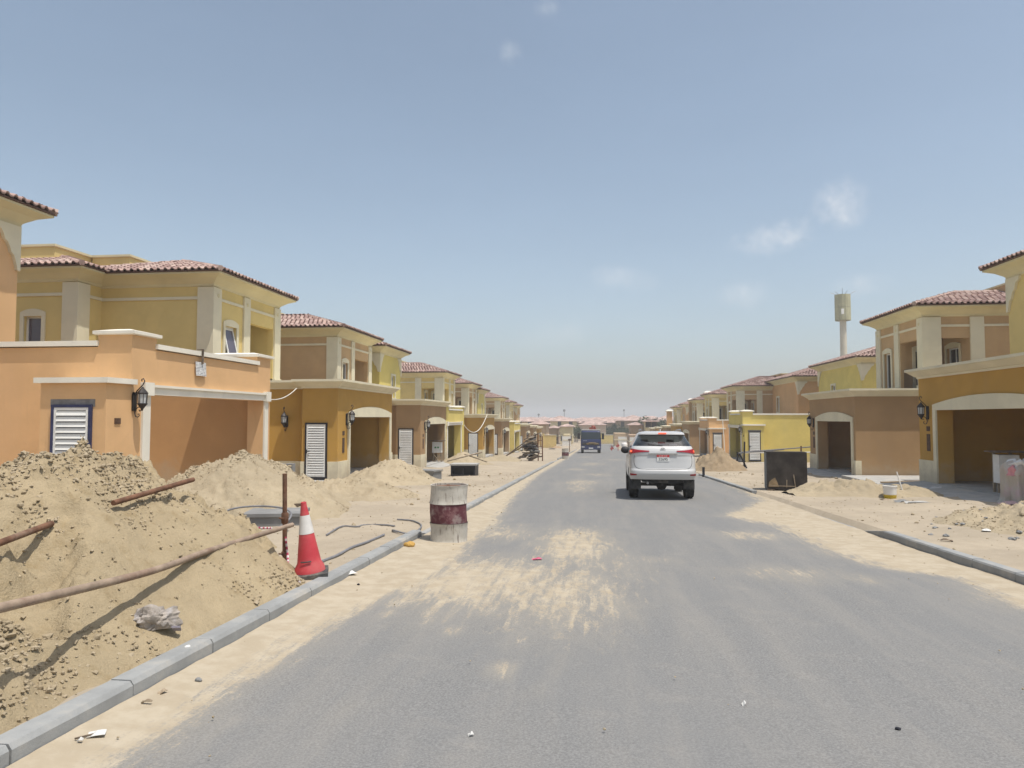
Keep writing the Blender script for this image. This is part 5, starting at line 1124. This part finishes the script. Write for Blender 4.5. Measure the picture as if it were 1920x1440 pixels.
# scrap timber stack with props
def stack():
    p = gnd(990, 864, .12); g = gz(p.x, p.y); root = empty('timber_stack', (p.x, p.y, g), 'tall heap of tangled scrap timber with leaning props', 'timber stack'); rs = random.Random(11)
    for i in range(95):
        h = rs.random()**.8*1.75; w = (1.9-h)*.36; mb = MB(); x = p.x + rs.uniform(-w, w)+.15*h; y = p.y+rs.uniform(-.5, .5)
        mb.obox((x, y, g+.08+h*.92), (rs.uniform(.5, 1.1)*(1-h*.25), rs.uniform(.08, .22), rs.uniform(.05, .12)), (rs.uniform(-.3, .3), rs.uniform(-.5, .35), rs.uniform(-.7, .7))); mb.build('plank', (M_DARKWOOD, M_WOOD, M_DARKWOOD, M_GREYM, M_BLACK)[i % 5], root)
    for a, b in (((-1.9, 0, .1), (.1, -.1, 1.55)), ((-2.2, .3, .0), (-.2, .1, 1.1)), ((.75, -.2, -.1), (.72, -.1, 1.9)), ((1.05, -.1, -.1), (1.03, 0, 1.75)), ((-.3, 0, 1.5), (.9, 0, 2.0))):
        mb = MB(); mb.tube([Vector(a)+Vector((p.x, p.y, g)), Vector(b)+Vector((p.x, p.y, g))], .045, 6); mb.build('prop', M_RUST if a[0] > 0 else M_DARKWOOD, root)
    for k in (.5, 1.0, 1.45): mb = MB(); mb.tube([(p.x+.74, p.y-.15, g+k), (p.x+1.04, p.y-.05, g+k)], .03, 6); mb.build('rung', M_RUST, root)
stack()
# temporary electricity cabinets
def cabinet(x, y, g, w, h, z0, label, mark=True):
    root = empty('electric_cabinet', (x, y, g), label, 'electric cabinet', 'temporary electric cabinets')
    mb = MB(); mb.box((x-w/2, y, g+z0), (x+w/2, y+.3, g+z0+h)); mb.build('case', M_WHITE, root)
    mb = MB(); mb.box((x-w/2-.16, y-.12, g+z0+h+.06), (x+w/2+.16, y+.42, g+z0+h+.1)); mb.build('board_roof', M_DARKWOOD, root)
    for sx in (-1, 1): mb = MB(); mb.box((x+sx*w*.42-.03, y+.08, g-.05), (x+sx*w*.42+.03, y+.14, g+z0)); mb.box((x+sx*w*.42-.03, y+.31, g-.05), (x+sx*w*.42+.03, y+.36, g+z0+h+.06)); mb.build('leg', M_WOOD, root)
    for sx in (-1, 1): mb = MB(); mb.tube([(x-sx*w*.5, y+.05, g), (x+sx*w*.5, y+.05, g+z0)], .03, 6); mb.build('brace', M_WOOD, root)
    if mark:
        for sx in (-.08, .08): mb = MB(); mb.box((x+sx-.05, y-.012, g+z0+h*.42), (x+sx+.05, y, g+z0+h*.56)); mb.build('green_label', plain('green_label', (.06, .26, .08), .5), root)
    else:
        for k in (.35, .62): mb = MB(); mb.lathe([(.05, 0), (.045, .03), (.02, .035)], (x-.02, y, g+z0+h*k), 12, Matrix.Rotation(math.pi/2, 3, 'X')); mb.build('socket', M_BLACK, root)
p = atY(819, 830, 41.0); cabinet(p.x, 41.0, gz(p.x, 41.0), .55, .62, .72, 'white cabinet with green marks on crossed legs before the brown carport')
p = atY(1893, 880, 20.2); cabinet(p.x, 20.2, gz(p.x, 20.2)+.02, .50, .75, .35, 'white cabinet with black sockets behind the plastic wrapped bundle', False)
# grey meter box at the peach wall end
p = atX(513, 862, -8.7); mb = MB(); mb.wall((p.x-.35, 19.5), (1, 0), .5, pz(19.5)+.1, pz(19.5)+.9, (0, .2), [(.12, .38, pz(19.5)+.3, pz(19.5)+.6)]); mb.build('meter_box', M_DKCONC, None, (p.x, 19.5, pz(19.5)), None, 'grey concrete meter box at the end of the peach wall', 'meter box')
# big dark box on the right verge
def dark_box():
    BX = atY(1472, 900, 22.75); root = local_root('dark_crate', (BX.x, 22.75, gz(BX.x, 22.75)+.05), (-.02, 0, R(-9)), 'large black brown coated box standing on the right verge', 'crate')
    t = NT('bitumen_board'); col = t.mix(t.ramp(t.noise(3, 5, .6), .35, .7), (.028, .022, .018), (.055, .046, .038)); col = t.mix(t.ramp(t.noise(7, 6, .75), .66, .72, 0, .9), col, (.20, .16, .11)); t.bump(t.noise(9, 5, .7), .3, .01); bit = t.out(col, .75, 0, .3)
    mb = MB(); mb.box((-.565, -.50, 0), (.58, -.46, 1.10)); fp = mb.build('front_panel', bit, root)
    mb = MB(); mb.box((-.565, -.459, 0), (-.53, .5, 1.09)); mb.build('side_panel', M_DKCONC, root); mb = MB(); mb.box((.545, -.459, 0), (.58, .5, 1.09)); mb.build('side_panel', bit, root); mb = MB(); mb.box((-.529, .46, 0), (.544, .5, 1.09)); mb.build('back_panel', bit, root)
    mb = MB(); mb.box((-.565, -.5, 1.101), (.58, .5, 1.13)); mb.build('top_panel', bit, root)
    mb = MB(); mb.box((-.5, -.515, .10), (.25, -.501, .12)); mb.build('batten', M_WOOD, fp)
    for a, h, r_ in ((.0, .22, .02), (.22, .38, -.12)): mb = MB(); mb.obox((a, -.51, .08+h/2), (.022, .016, h), (0, r_, 0)); mb.build('scratched_lath', M_WOOD, fp)
    mb = MB(); mb.prism([(-.52, -.506, .08), (-.22, -.506, .08), (-.26, -.506, .2), (-.33, -.506, .36), (-.42, -.506, .30), (-.5, -.506, .22)], (0, .005, 0)); mb.build('bare_patch', plain('bare_ply', (.28, .20, .11), .8, 0, .3, 7), fp)
    for x in (-.45, .4): mb = MB(); mb.box((x-.1, -.52, -.12), (x+.1, .5, -.001)); mb.build('bearer', M_DARKWOOD, root)
dark_box()
# wrapped bundle at the right edge
def sheet_mat():
    t = NT('plastic_sheet'); col = t.mix(t.ramp(t.noise(4, 5, .6), .45, .7), (.60, .54, .46), (.66, .50, .49)); t.out(col, .35, 0, .5); t.b.inputs['Transmission Weight'].default_value = .25; t.b.inputs['Alpha'].default_value = .92; t.bump(t.noise(9, 5, .65, None, 1.2), .6, .03); return t.m
pw = gnd(1922, 946, .14)
def drape(c, r0, h, seed, mat, name, parent=None, label=None, cat=None, top=0.0, squash=1.0):
    rs = np.random.RandomState(seed); n, m = 72, 16; vs = []; fs = []; ph = rs.uniform(0, 6, 6)
    for j in range(m+1):
        f = j/m; z = h*f
        for i in range(n):
            a = 2*math.pi*i/n; fold = .13*math.sin(4*a+ph[0]+f*1.2) + .10*math.sin(7*a+ph[1]-f*2) + .06*math.sin(13*a+ph[2]+f*3) + .05*math.sin(3*f*4+2*a+ph[3])
            rr = r0*(np.interp(f, [0, .12, .5, .8, .93, 1], [1.18, 1.0, .92, .98, .8, .3]))*(1+fold*(1-.45*f))
            vs.append(Vector((rr*math.cos(a), rr*math.sin(a)*squash, z + .05*math.sin(3*a+ph[4])*f + top*math.sin(5*a+ph[5])*f*(1-f)*2)))
    for j in range(m): fs += [(j*n+i, j*n+(i+1) % n, (j+1)*n+(i+1) % n, (j+1)*n+i) for i in range(n)]
    fs.append(tuple(range(m*n, (m+1)*n))); mb = MB(); mb.add(vs, fs); o = bpy.data.objects.new(name, mb.mesh(name, mat, smooth=35)); COL.objects.link(o); o.location = c; ORG[o] = Vector(c)
    if parent: o.parent = parent
    tag(o, label, cat); return o
bundle = drape((pw.x+.05, pw.y+.35, gz(pw.x, pw.y)-.05), .33, 1.02, 3, sheet_mat(), 'wrapped_bundle', None, 'whitish pink plastic sheet draped over a bundle by the ochre carport', 'bundle', .1)
drape((.06, 0, .80), .27, .26, 8, M_PLAST, 'white_top_sheet', bundle)
drape((-.16, -.16, .72), .13, .20, 5, plain('pink_plastic', (.60, .26, .27), .4), 'pink_corner', bundle)
flat_litter(1890, 948, .55, .30, .4, plain('pink_sheet', (.52, .36, .36), .4), 'pink plastic sheet spilling at the foot of the bundle', False, .10, 'plastic_sheet', 'plastic sheet')
# bucket, sticks, cloth, boards on the right verge
p = gnd(1669, 933, .14); g = gz(p.x, p.y); root = empty('plastic_bucket', (p.x, p.y, g), 'white bucket with yellow paint in its lower half', 'bucket')
mb = MB(); mb.lathe([(.14, 0), (.146, .012), (.152, .10)], (p.x, p.y, g), 20); mb.build('yellow_fill', plain('yellow_paint', (.52, .37, .03), .5), root, smooth=40)
mb = MB(); mb.lathe([(.152, .101), (.165, .30), (.175, .305), (.175, .33), (.16, .335), (.155, .12)], (p.x, p.y, g), 20, cap=False); mb.build('bucket_wall', M_PLAST, root, smooth=40)
mb = MB(); mb.tube([(p.x+.165*math.cos(a), p.y-.05+.05*math.cos(a*2), g+.30-.12*math.sin(a)) for a in np.linspace(0, math.pi, 12)], .005, 5); mb.build('handle', M_RIM, root)
p = gnd(1691, 928, .14); mb = MB(); mb.tube([(p.x+.06, p.y, gz(p.x, p.y)-.05), (p.x-.08, p.y+.1, gz(p.x, p.y)+.62)], .018, 7); mb.build('white_stake', M_PLAST, None, p, None, 'thin pale stake leaning beside the bucket', 'stake')
p = gnd(1748, 920, .16); crumple('white_cloth', (p.x, p.y, gz(p.x, p.y)+.05), .55, .30, .10, plain('white_cloth', (.62, .61, .58), .85), 'heap of white cloth on the sand before the ochre carport', 'cloth', 21, .2, 4, .6)
for i, (px, py, L_, rz, lab) in enumerate(((1700, 905, 1.6, -8, 'grey plank lying across the sand bank'), (1655, 893, 2.4, -14, 'long plank propped on the apron edge'), (1640, 889, 2.2, -10, 'second long plank on the apron edge'), (1575, 882, 1.3, 4, 'short boards before the brown carport'))):
    p = gnd(px, py, .2); mb = MB(); mb.obox((p.x, p.y, gz(p.x, p.y)+.10+.05*i), (L_, .18, .045), (0, R((-3, 4, 2, 0)[i]), R(rz))); mb.build('plank', M_WOOD if i != 1 else M_DARKWOOD, None, p, None, lab, 'plank')
for i, (px, py, w, d, m, lab) in enumerate(((1720, 945, .5, .25, M_SLAB, 'broken pale tile by the bucket'), (1690, 942, .35, .2, M_DKCONC, 'grey chunk by the bucket'), (1860, 958, .22, .18, M_BLACK, 'black scrap on the right sand heap'), (1885, 990, .25, .2, M_DARKWOOD, 'brown chip on the right sand heap'), (1775, 1012, .16, .08, M_DARKWOOD, 'dark splinter on the right verge'), (1660, 1025, .3, .1, M_DARKWOOD, 'dark scrap in the right gutter'), (1850, 1000, .16, .12, M_PAPER, 'white scrap on the right sand heap'), (1660, 936, .5, .2, M_WOOD, 'flat boards lying by the bucket'))):
    flat_litter(px, py, w, d, i*.7, m, lab, False, .04, 'debris_scrap', 'debris')
def scatter_chunks():
    for i in range(26):
        px, py = random.uniform(1740, 1915), random.uniform(955, 1005); p = gnd(px, py, .2); s_ = random.uniform(.02, .055)
        if i == 0: base = crumple('rubble_chunk', (p.x, p.y, gz(p.x, p.y)+s_*.3), 1, .8, .5, M_DKCONC, 'chunk of rubble on the right sand heap', 'rubble', 5, 0, 2, .5); o = base
        else: o = base.copy(); COL.objects.link(o)
        o.location = (p.x, p.y, max(gz(p.x, p.y), surf(HEAPS[4], p.x, p.y) if HEAPS[4][0].min() < p.x < HEAPS[4][0].max() and HEAPS[4][1].min() < p.y < HEAPS[4][1].max() else -99)+s_*.2); o.scale = (s_, s_, s_); o.rotation_euler = (0, 0, random.uniform(0, 6)); o['group'] = 'rubble chunks on the right heap'
scatter_chunks()
# tube barrier by the lemon villa
def barrier():
    Y = 38.5; root = empty('tube_barrier', (8.2, Y, gz(8.2, Y)), 'black tube barrier with pale rails before the lemon villa', 'barrier')
    def at(px, py, yy=Y): return atY(px, py, yy)
    for a, b, m in (((1382, 878), (1383, 848), M_BLACK), ((1395, 880), (1396, 828), M_BLACK), ((1400, 878), (1386, 850), M_BLACK), ((1376, 879), (1383, 862), M_BLACK)):
        mb = MB(); mb.tube([at(*a), at(*b)], .045, 7); mb.build('upright', m, root)
    for a, b, m in (((1376, 866), (1398, 865), M_BLACK), ((1380, 872), (1398, 873), M_BLACK), ((1383, 850), (1470, 843), M_CABLE), ((1390, 848), (1520, 838), M_CABLE), ((1394, 849), (1530, 848), M_PLAST)):
        mb = MB(); mb.tube([at(*a), at(*b)], .032, 7); mb.build('rail', m, root)
    mb = MB(); mb.tube([at(1502, 866), at(1502, 836)], .04, 7); mb.build('upright', M_RUST, root)
barrier()
p = atY(1319, 864, 31.5); mb = MB(); mb.box((p.x-.05, 31.5, gz(p.x, 31.5)-.1), (p.x+.05, 31.56, gz(p.x, 31.5)+.62)); mb.build('black_peg', M_BLACK, None, (p.x, 31.5, gz(p.x, 31.5)), None, 'short black peg standing by the earth heap', 'peg')
p = gnd(1314, 880, .12); crumple('orange_bag', (p.x, p.y, gz(p.x, p.y)+.05), .45, .25, .12, plain('orange_plastic', (.55, .28, .14), .6), 'torn orange and white bag at the foot of the earth heap', 'bag', 31, .2, 3, .5)
# notice hung on the peach carport wall
p = atX(374, 691, -XL); root = empty('paper_notice', (-XL+.06, p.y, p.z), 'white printed notice hung from a lath on the peach carport wall', 'notice')
t = NT('printed_notice'); w_ = t.n.new('ShaderNodeTexWave'); w_.wave_type = 'BANDS'; w_.bands_direction = 'Z'; w_.inputs['Scale'].default_value = 9.5; w_.inputs['Distortion'].default_value = 0; t.l.new(t.tc.outputs['Object'], w_.inputs['Vector'])
ln = t.math('MULTIPLY', t.ramp(w_.outputs['Fac'], .62, .72), t.ramp(t.noise(40, 2, .6, t.mapping((1, 1, .3), t.tc.outputs['Object'])), .4, .46)); M_NOTE = t.out(t.mix(ln, (.66, .66, .64), (.15, .15, .17)), .7)
mb = MB(); pr = [(-XL+.05+.02*math.sin(k*.9), p.y-.22+.44*k/4) for k in range(5)]
for k in range(4): mb.hexa([(pr[k][0], pr[k][1], p.z-.17), (pr[k+1][0], pr[k+1][1], p.z-.17), (pr[k+1][0]+.006, pr[k+1][1], p.z-.17), (pr[k][0]+.006, pr[k][1], p.z-.17), (pr[k][0]-.02, pr[k][1], p.z+.14), (pr[k+1][0]-.02, pr[k+1][1], p.z+.14), (pr[k+1][0]-.014, pr[k+1][1], p.z+.14), (pr[k][0]-.014, pr[k][1], p.z+.14)])
mb.build('sheet', M_NOTE, root); mb = MB(); mb.box((-XL+.062, p.y-.03, p.z+.10), (-XL+.085, p.y+.03, p.z+.42)); mb.box((-XL-.05, p.y-.03, p.z+.42), (-XL+.085, p.y+.03, p.z+.44)); mb.build('lath', M_DARKWOOD, root)
# white temporary wires
def wire(a, b, sag, label, r=.014):
    a, b = Vector(a), Vector(b); mb = MB(); mb.tube([a.lerp(b, i/14) - Vector((0, 0, sag*4*(i/14)*(1-i/14))) for i in range(15)], r, 6); mb.build('hanging_wire', M_WCABLE, None, a, 50, label, 'wire')
wire(atX(506, 749, -XL+.05), atX(556, 728, -XL-.9), .12, 'white wire sagging between the peach and ochre villas'); wire((-XL+.05, 48.2, pz(48)+2.6), atX(913, 778, -XL+.3), .9, 'white wire sagging from the lemon to the ochre carport', .03)
wire(atY(1355, 788, 64), atY(1361, 876, 63), 0, 'pale conduit leaning on the peach carport', .035)

# ------------------------------------------------------------------ the distance
def tower():
    Y = 150; a = atY(1580, 576, Y); g = pz(Y)+.1; root = empty('telecom_tower', (a.x, Y, g), 'tall tower with a drum shaped top and antenna arms', 'tower')
    c1 = plain('tower_panel', (.42, .40, .25), .8, 0, .15, .6, dirt=(.30, .31, .19), dirt_amt=.8); c2 = plain('tower_pole', (.55, .50, .40), .7, 0, .08, .5)
    top = atY(1580, 553, Y).z; bot = atY(1580, 601, Y).z
    mb = MB(); mb.tube([(a.x, Y, g-.5), (a.x, Y, bot)], [.78, .62], 18); mb.build('pole', c2, root, smooth=50)
    for k in range(8):
        t0_, t1_ = k*math.pi/4+.02, (k+1)*math.pi/4-.02
        for z0, z1 in ((bot, (top+bot)/2-.03), ((top+bot)/2+.03, top)):
            mb = MB(); ri, ro = 1.42, 1.5; mb.prism([(a.x+r_*math.cos(t), Y+r_*math.sin(t), z0) for r_, t in ((ri, t0_), (ro, t0_), (ro, (t0_+t1_)/2), (ro, t1_), (ri, t1_))], (0, 0, z1-z0)); mb.build('screen_panel', c1, root)
    mb = MB(); mb.lathe([(1.35, bot-.05), (1.36, bot), (1.36, top-.1), (1.2, top-.05)], (a.x, Y, 0), 24); mb.build('core', plain('tower_core', (.25, .24, .16), .9), root)
    mb = MB(); mb.box((a.x-.8, Y-1.62, bot+1.1), (a.x-.3, Y-1.5, bot+2.2)); mb.build('dish', M_WHITE, root)
    for dx, dz in ((-2.4, .5), (-1.5, .75), (1.0, .9), (2.6, .75), (0, 1.4)):
        mb = MB(); mb.tube([(a.x+dx*.35, Y, top-.1), (a.x+dx*.8, Y, top+dz*.7), (a.x+dx, Y, top+dz)], .05, 6); mb.build('antenna_arm', M_RIM, root)
tower()
FARC = [stucco('far_tan', (.50, .37, .24)), stucco('far_cream', (.60, .50, .30)), stucco('far_brown', (.42, .30, .20)), stucco('far_pink', (.56, .42, .31))]
M_FROOF = plain('far_clay_roof', (.44, .32, .275), .9, 0, .35, .8); M_FWIN = plain('far_window', (.05, .045, .045), .3, 0, .1)
def far_villa(x, y, w, d, h, ci, label, roof=True):
    g = pz(y)+.05; root = empty('villa', (x, y, g), label, 'villa', 'far villas beyond the end of the street')
    mb = MB(); mb.wall((x-w/2, y-d/2), (1, 0), w, g-.5, g+h, (0, d)); mb.build('wall', FARC[ci % 4], root)
    if roof:
        mb = MB(); hm_ = min(w, d)/2+.5; a = (x-w/2-.5, x+w/2+.5, y-d/2-.5, y+d/2+.5); z = g+h
        lo = [(a[0], a[2], z), (a[1], a[2], z), (a[1], a[3], z), (a[0], a[3], z)]; up = [(q[0], q[1], z+.12) for q in lo]; rz = z+.12+hm_*.3
        rd = [(a[0]+hm_, y, rz), (a[1]-hm_, y, rz)] if w >= d else [(x, a[2]+hm_, rz), (x, a[3]-hm_, rz)]
        fs = [(4, 5, 9, 8), (5, 6, 9), (6, 7, 8, 9), (7, 4, 8)] if w >= d else [(4, 5, 8), (5, 6, 9, 8), (6, 7, 9), (7, 4, 8, 9)]
        mb.add(lo+up+rd, [(3, 2, 1, 0), (0, 1, 5, 4), (1, 2, 6, 5), (2, 3, 7, 6), (3, 0, 4, 7)]+fs); mb.build('roof', M_FROOF, root)
    if not roof:
        mb = MB(); mb.box((x-.9, y-d/2-.03, g), (x+.9, y-d/2+.05, g+2.1)); mb.build('door', M_WHITE, root)
    k = max(2, int(w/3)) if roof else 0; fl = [(.9, 2.3)] + ([(4.0, 5.6)] if h > 5 else [])
    for z0, z1 in fl:
        for i in range(k):
            cx = x-w/2+w*(i+.5)/k; mb = MB(); mb.box((cx-.55, y-d/2-.02, g+z0), (cx+.55, y-d/2+.05, g+z1)); mb.build('window', M_FWIN, root)
    mb = MB(); mb.box((x-w/2-.08, y-d/2-.08, g+h*.49), (x+w/2+.08, y+d/2+.08, g+h*.49+.18)); mb.build('string_course', CREAM, root); return root
def pxvilla(px0, px1, pyt, Y, d, ci, label, roof=True):
    a, b = atY(px0, pyt, Y), atY(px1, pyt, Y); far_villa((a.x+b.x)/2, Y+d/2, b.x-a.x, d, max(2.5, a.z-pz(Y)-.05), ci, label, roof)
pxvilla(994, 1024, 795, 140, 9, 0, 'brown villa with pink hip roof past the last carport'); pxvilla(1050, 1073, 800, 165, 9, 1, 'cream villa left of the truck across the far road'); pxvilla(1026, 1046, 803, 172, 9, 2, 'brown villa behind the far cream wall')
pxvilla(1087, 1136, 797, 205, 10, 3, 'wide tan villa with pink roof seen above the truck'); pxvilla(1183, 1206, 797, 150, 9, 2, 'dark tan villa beyond the right row'); pxvilla(1210, 1232, 790, 145, 9, 1, 'yellow villa beyond the right row')
pxvilla(1152, 1182, 812, 150, 8, 0, 'low flat roofed tan house right of the truck', False); pxvilla(1180, 1200, 816, 132, 7, 2, 'low brown flat roofed garage right of the truck', False); pxvilla(1056, 1068, 815, 150, 6, 1, 'low cream garage with pale door', False)
rs = random.Random(4)
for row, (Y, n) in enumerate(((232, 9), (262, 9), (300, 10), (345, 11), (400, 12), (470, 12), (560, 13), (680, 13))):
    span = Y*.36; x = -Y*.17 + rs.uniform(-6, 6)
    for i in range(n):
        w = rs.uniform(9, 15); ci = rs.randrange(4); far_villa(x, Y+rs.uniform(-8, 8), w, rs.uniform(9, 12), rs.uniform(4.6, 6.0) + max(0, (Y-300)*.0012), ci, 'far-off %s villa with pink tiled hip roof in the hazy distance' % ('tan', 'cream', 'brown', 'pinkish')[ci]); x += span/n*rs.uniform(.8, 1.2)+2
def low_wall(px0, px1, pyt, Y, mat, label, h=None):
    a, b = atY(px0, pyt, Y), atY(px1, pyt, Y); g = pz(Y); root = empty('boundary_wall', ((a.x+b.x)/2, Y, g), label, 'wall')
    mb = MB(); mb.box((a.x, Y, g-.3), (b.x, Y+.25, a.z-.1)); mb.build('wall_panel', mat, root); mb = MB(); mb.box((a.x-.05, Y-.06, a.z-.1), (b.x+.05, Y+.31, a.z)); mb.build('coping', PALE, root)
    for k in range(int((b.x-a.x)/3)+1): x = a.x + k*3; mb = MB(); mb.box((x-.18, Y-.08, g-.3), (x+.18, Y+.33, a.z+.15)); mb.build('pier', mat, root)
low_wall(1019, 1043, 815, 128, YEL, 'cream boundary wall past the last left villa'); low_wall(1128, 1158, 815, 175, YEL, 'pale yellow boundary wall right of the truck'); low_wall(1092, 1128, 818, 180, PEACH, 'pinkish boundary wall behind the truck')
# red and white road works barrier, container, pole
p = gnd(1148, 845, 0); mb = MB(); root = empty('works_barrier', (p.x+.4, p.y, pz(p.y)), 'small red and white works barrier at the right road edge', 'barrier')
mb.obox((p.x+.4, p.y, pz(p.y)+.55), (1.5, .1, .35), (0, R(-24), 0)); mb.build('board', plain('barrier_red', (.42, .07, .06), .6), root); mb = MB(); mb.obox((p.x+.4, p.y-.06, pz(p.y)+.55), (.45, .02, .35), (0, R(-24), 0)); mb.build('white_stripe', M_PLAST, root)
for sx in (-.5, .5): mb = MB(); mb.tube([(p.x+.4+sx, p.y+.3, pz(p.y)), (p.x+.4+sx, p.y, pz(p.y)+1.0+sx*.4)], .05, 6); mb.build('stand', M_PLATER, root)
p = gnd(1171, 846, .05); root = empty('water_tank', (p.x, p.y, pz(p.y)), 'small white water tank on a dark stand at the far road edge', 'tank')
mb = MB(); mb.lathe([(.38, .45), (.42, .5), (.42, 1.1), (.3, 1.25), (.1, 1.3)], (p.x, p.y, pz(p.y)), 16); mb.build('tank', M_PLAST, root, smooth=40); mb = MB(); mb.box((p.x-.42, p.y-.4, pz(p.y)), (p.x+.42, p.y+.4, pz(p.y)+.449)); mb.build('stand', M_BLACK, root)
p = gnd(1068, 848, .1); root = empty('works_sign', (p.x, p.y, gz(p.x, p.y)), 'thin post with a small plate at the left verge', 'sign'); mb = MB(); mb.tube([(p.x, p.y, gz(p.x, p.y)-.1), (p.x, p.y, gz(p.x, p.y)+1.7)], .05, 6); mb.build('post', M_RUST, root); mb = MB(); mb.box((p.x-.2, p.y-.08, gz(p.x, p.y)+1.45), (p.x+.2, p.y-.05, gz(p.x, p.y)+1.65)); mb.build('plate', M_DARKWOOD, root)
for i, (px, pyt, Y, lab) in enumerate(((1058, 768, 420, 'tall lamp mast standing above the far roofs'), (1170, 768, 520, 'thin mast above the far roofs right of the truck'), (1010, 776, 480, 'short mast above the far roofs on the left'))):
    a = atY(px, pyt, Y); mb = MB(); root = empty('lamp_mast', (a.x, Y, pz(Y)), lab, 'mast'); mb.tube([(a.x, Y, pz(Y)), (a.x, Y, a.z)], [.28, .16], 8); mb.build('pole', M_GREYM, root); mb = MB(); mb.lathe([(.3, -1.2), (.7, -.9), (.7, 0), (.3, .2)], (a.x, Y, a.z), 10); mb.build('head', M_GREYM, root)

def tree_meshes():
    res = []
    leafm = NT('foliage'); lc = leafm.mix(leafm.ramp(leafm.noise(1.2, 4, .6), .35, .7), (.028, .045, .022), (.075, .10, .05)); LM = leafm.out(lc, .8, 0, .2); TM = plain('bark', (.12, .09, .065), .95)
    for k in range(3):
        rs = np.random.RandomState(20+k); n = 1500; blobs = [(rs.uniform(-1.5, 1.5), rs.uniform(-1.5, 1.5), rs.uniform(2.4, 5.2), rs.uniform(.8, 1.5)) for _ in range(11)]; vs = []; fs = []
        for i in range(n):
            b = blobs[rs.randint(11)]; d = rs.normal(size=3); d /= np.linalg.norm(d); c = np.array(b[:3]) + d*b[3]*rs.uniform(.55, 1.05); u = rs.normal(size=3); u /= np.linalg.norm(u); w = np.cross(u, rs.normal(size=3)); w /= np.linalg.norm(w); s_ = rs.uniform(.10, .24)
            m = len(vs); vs += [c-u*s_, c+w*s_*.5, c+u*s_, c-w*s_*.5]; fs.append((m, m+1, m+2, m+3))
        crown = bpy.data.meshes.new('crown'); crown.from_pydata([tuple(v) for v in vs], [], fs); crown.materials.append(LM)
        mb = MB(); mb.tube([(0, 0, -.3), (.05, .05, 1.4), (.1, 0, 2.6)], [.2, .14, .09], 8)
        for b in blobs[:6]: mb.tube([(.05, .03, 1.5), (b[0]*.5, b[1]*.5, (b[2]+1.5)/2), (b[0], b[1], b[2])], [.09, .06, .02], 5)
        res.append((crown, mb.mesh('trunk', TM)))
    return res
TR = tree_meshes()
for i, (px, pyt, Y) in enumerate(((1078, 797, 190), (1082, 800, 186), (1142, 794, 225), (1150, 791, 235), (1158, 793, 222), (1166, 795, 215), (1174, 794, 225), (1182, 799, 205), (1189, 800, 210), (1146, 800, 215), (1162, 800, 212), (1170, 801, 208), (1178, 797, 230), (1216, 779, 175), (1225, 779, 178), (1232, 783, 180), (1136, 795, 240), (1200, 800, 215))):
    a = atY(px, pyt, Y); g = pz(Y); h = a.z-g; root = empty('tree', (a.x, Y, g), 'dusty green tree among the far villas', 'tree', 'far trees'); s_ = h/6.2; c, t_ = TR[i % 3]
    for nm, me in (('crown', c), ('trunk', t_)): o = inst(nm, me, root, (a.x, Y, g), (0, 0, i*1.3), (s_*1.15, s_*1.15, s_))

# ------------------------------------------------------------------ haze: the dusty air round the whole place
def haze():
    mb = MB(); mb.box((-3200, -300, -9), (3200, 3300, 34)); o = mb.build('haze', [], None, (0, 0, 0)); o['kind'] = 'stuff'; o['label'] = 'pale dusty haze in the air over the whole street'; o['category'] = 'haze'
    m = bpy.data.materials.new('dusty_air'); m.use_nodes = True; n = m.node_tree.nodes; n.clear()
    out = n.new('ShaderNodeOutputMaterial'); v = n.new('ShaderNodeVolumePrincipled'); v.inputs['Color'].default_value = (.99, .975, .96, 1); v.inputs['Density'].default_value = HAZE; v.inputs['Anisotropy'].default_value = 0.0
    m.node_tree.links.new(v.outputs[0], out.inputs['Volume']); o.data.materials.clear(); o.data.materials.append(m); o.display_type = 'WIRE'
HAZE = .00105
haze()
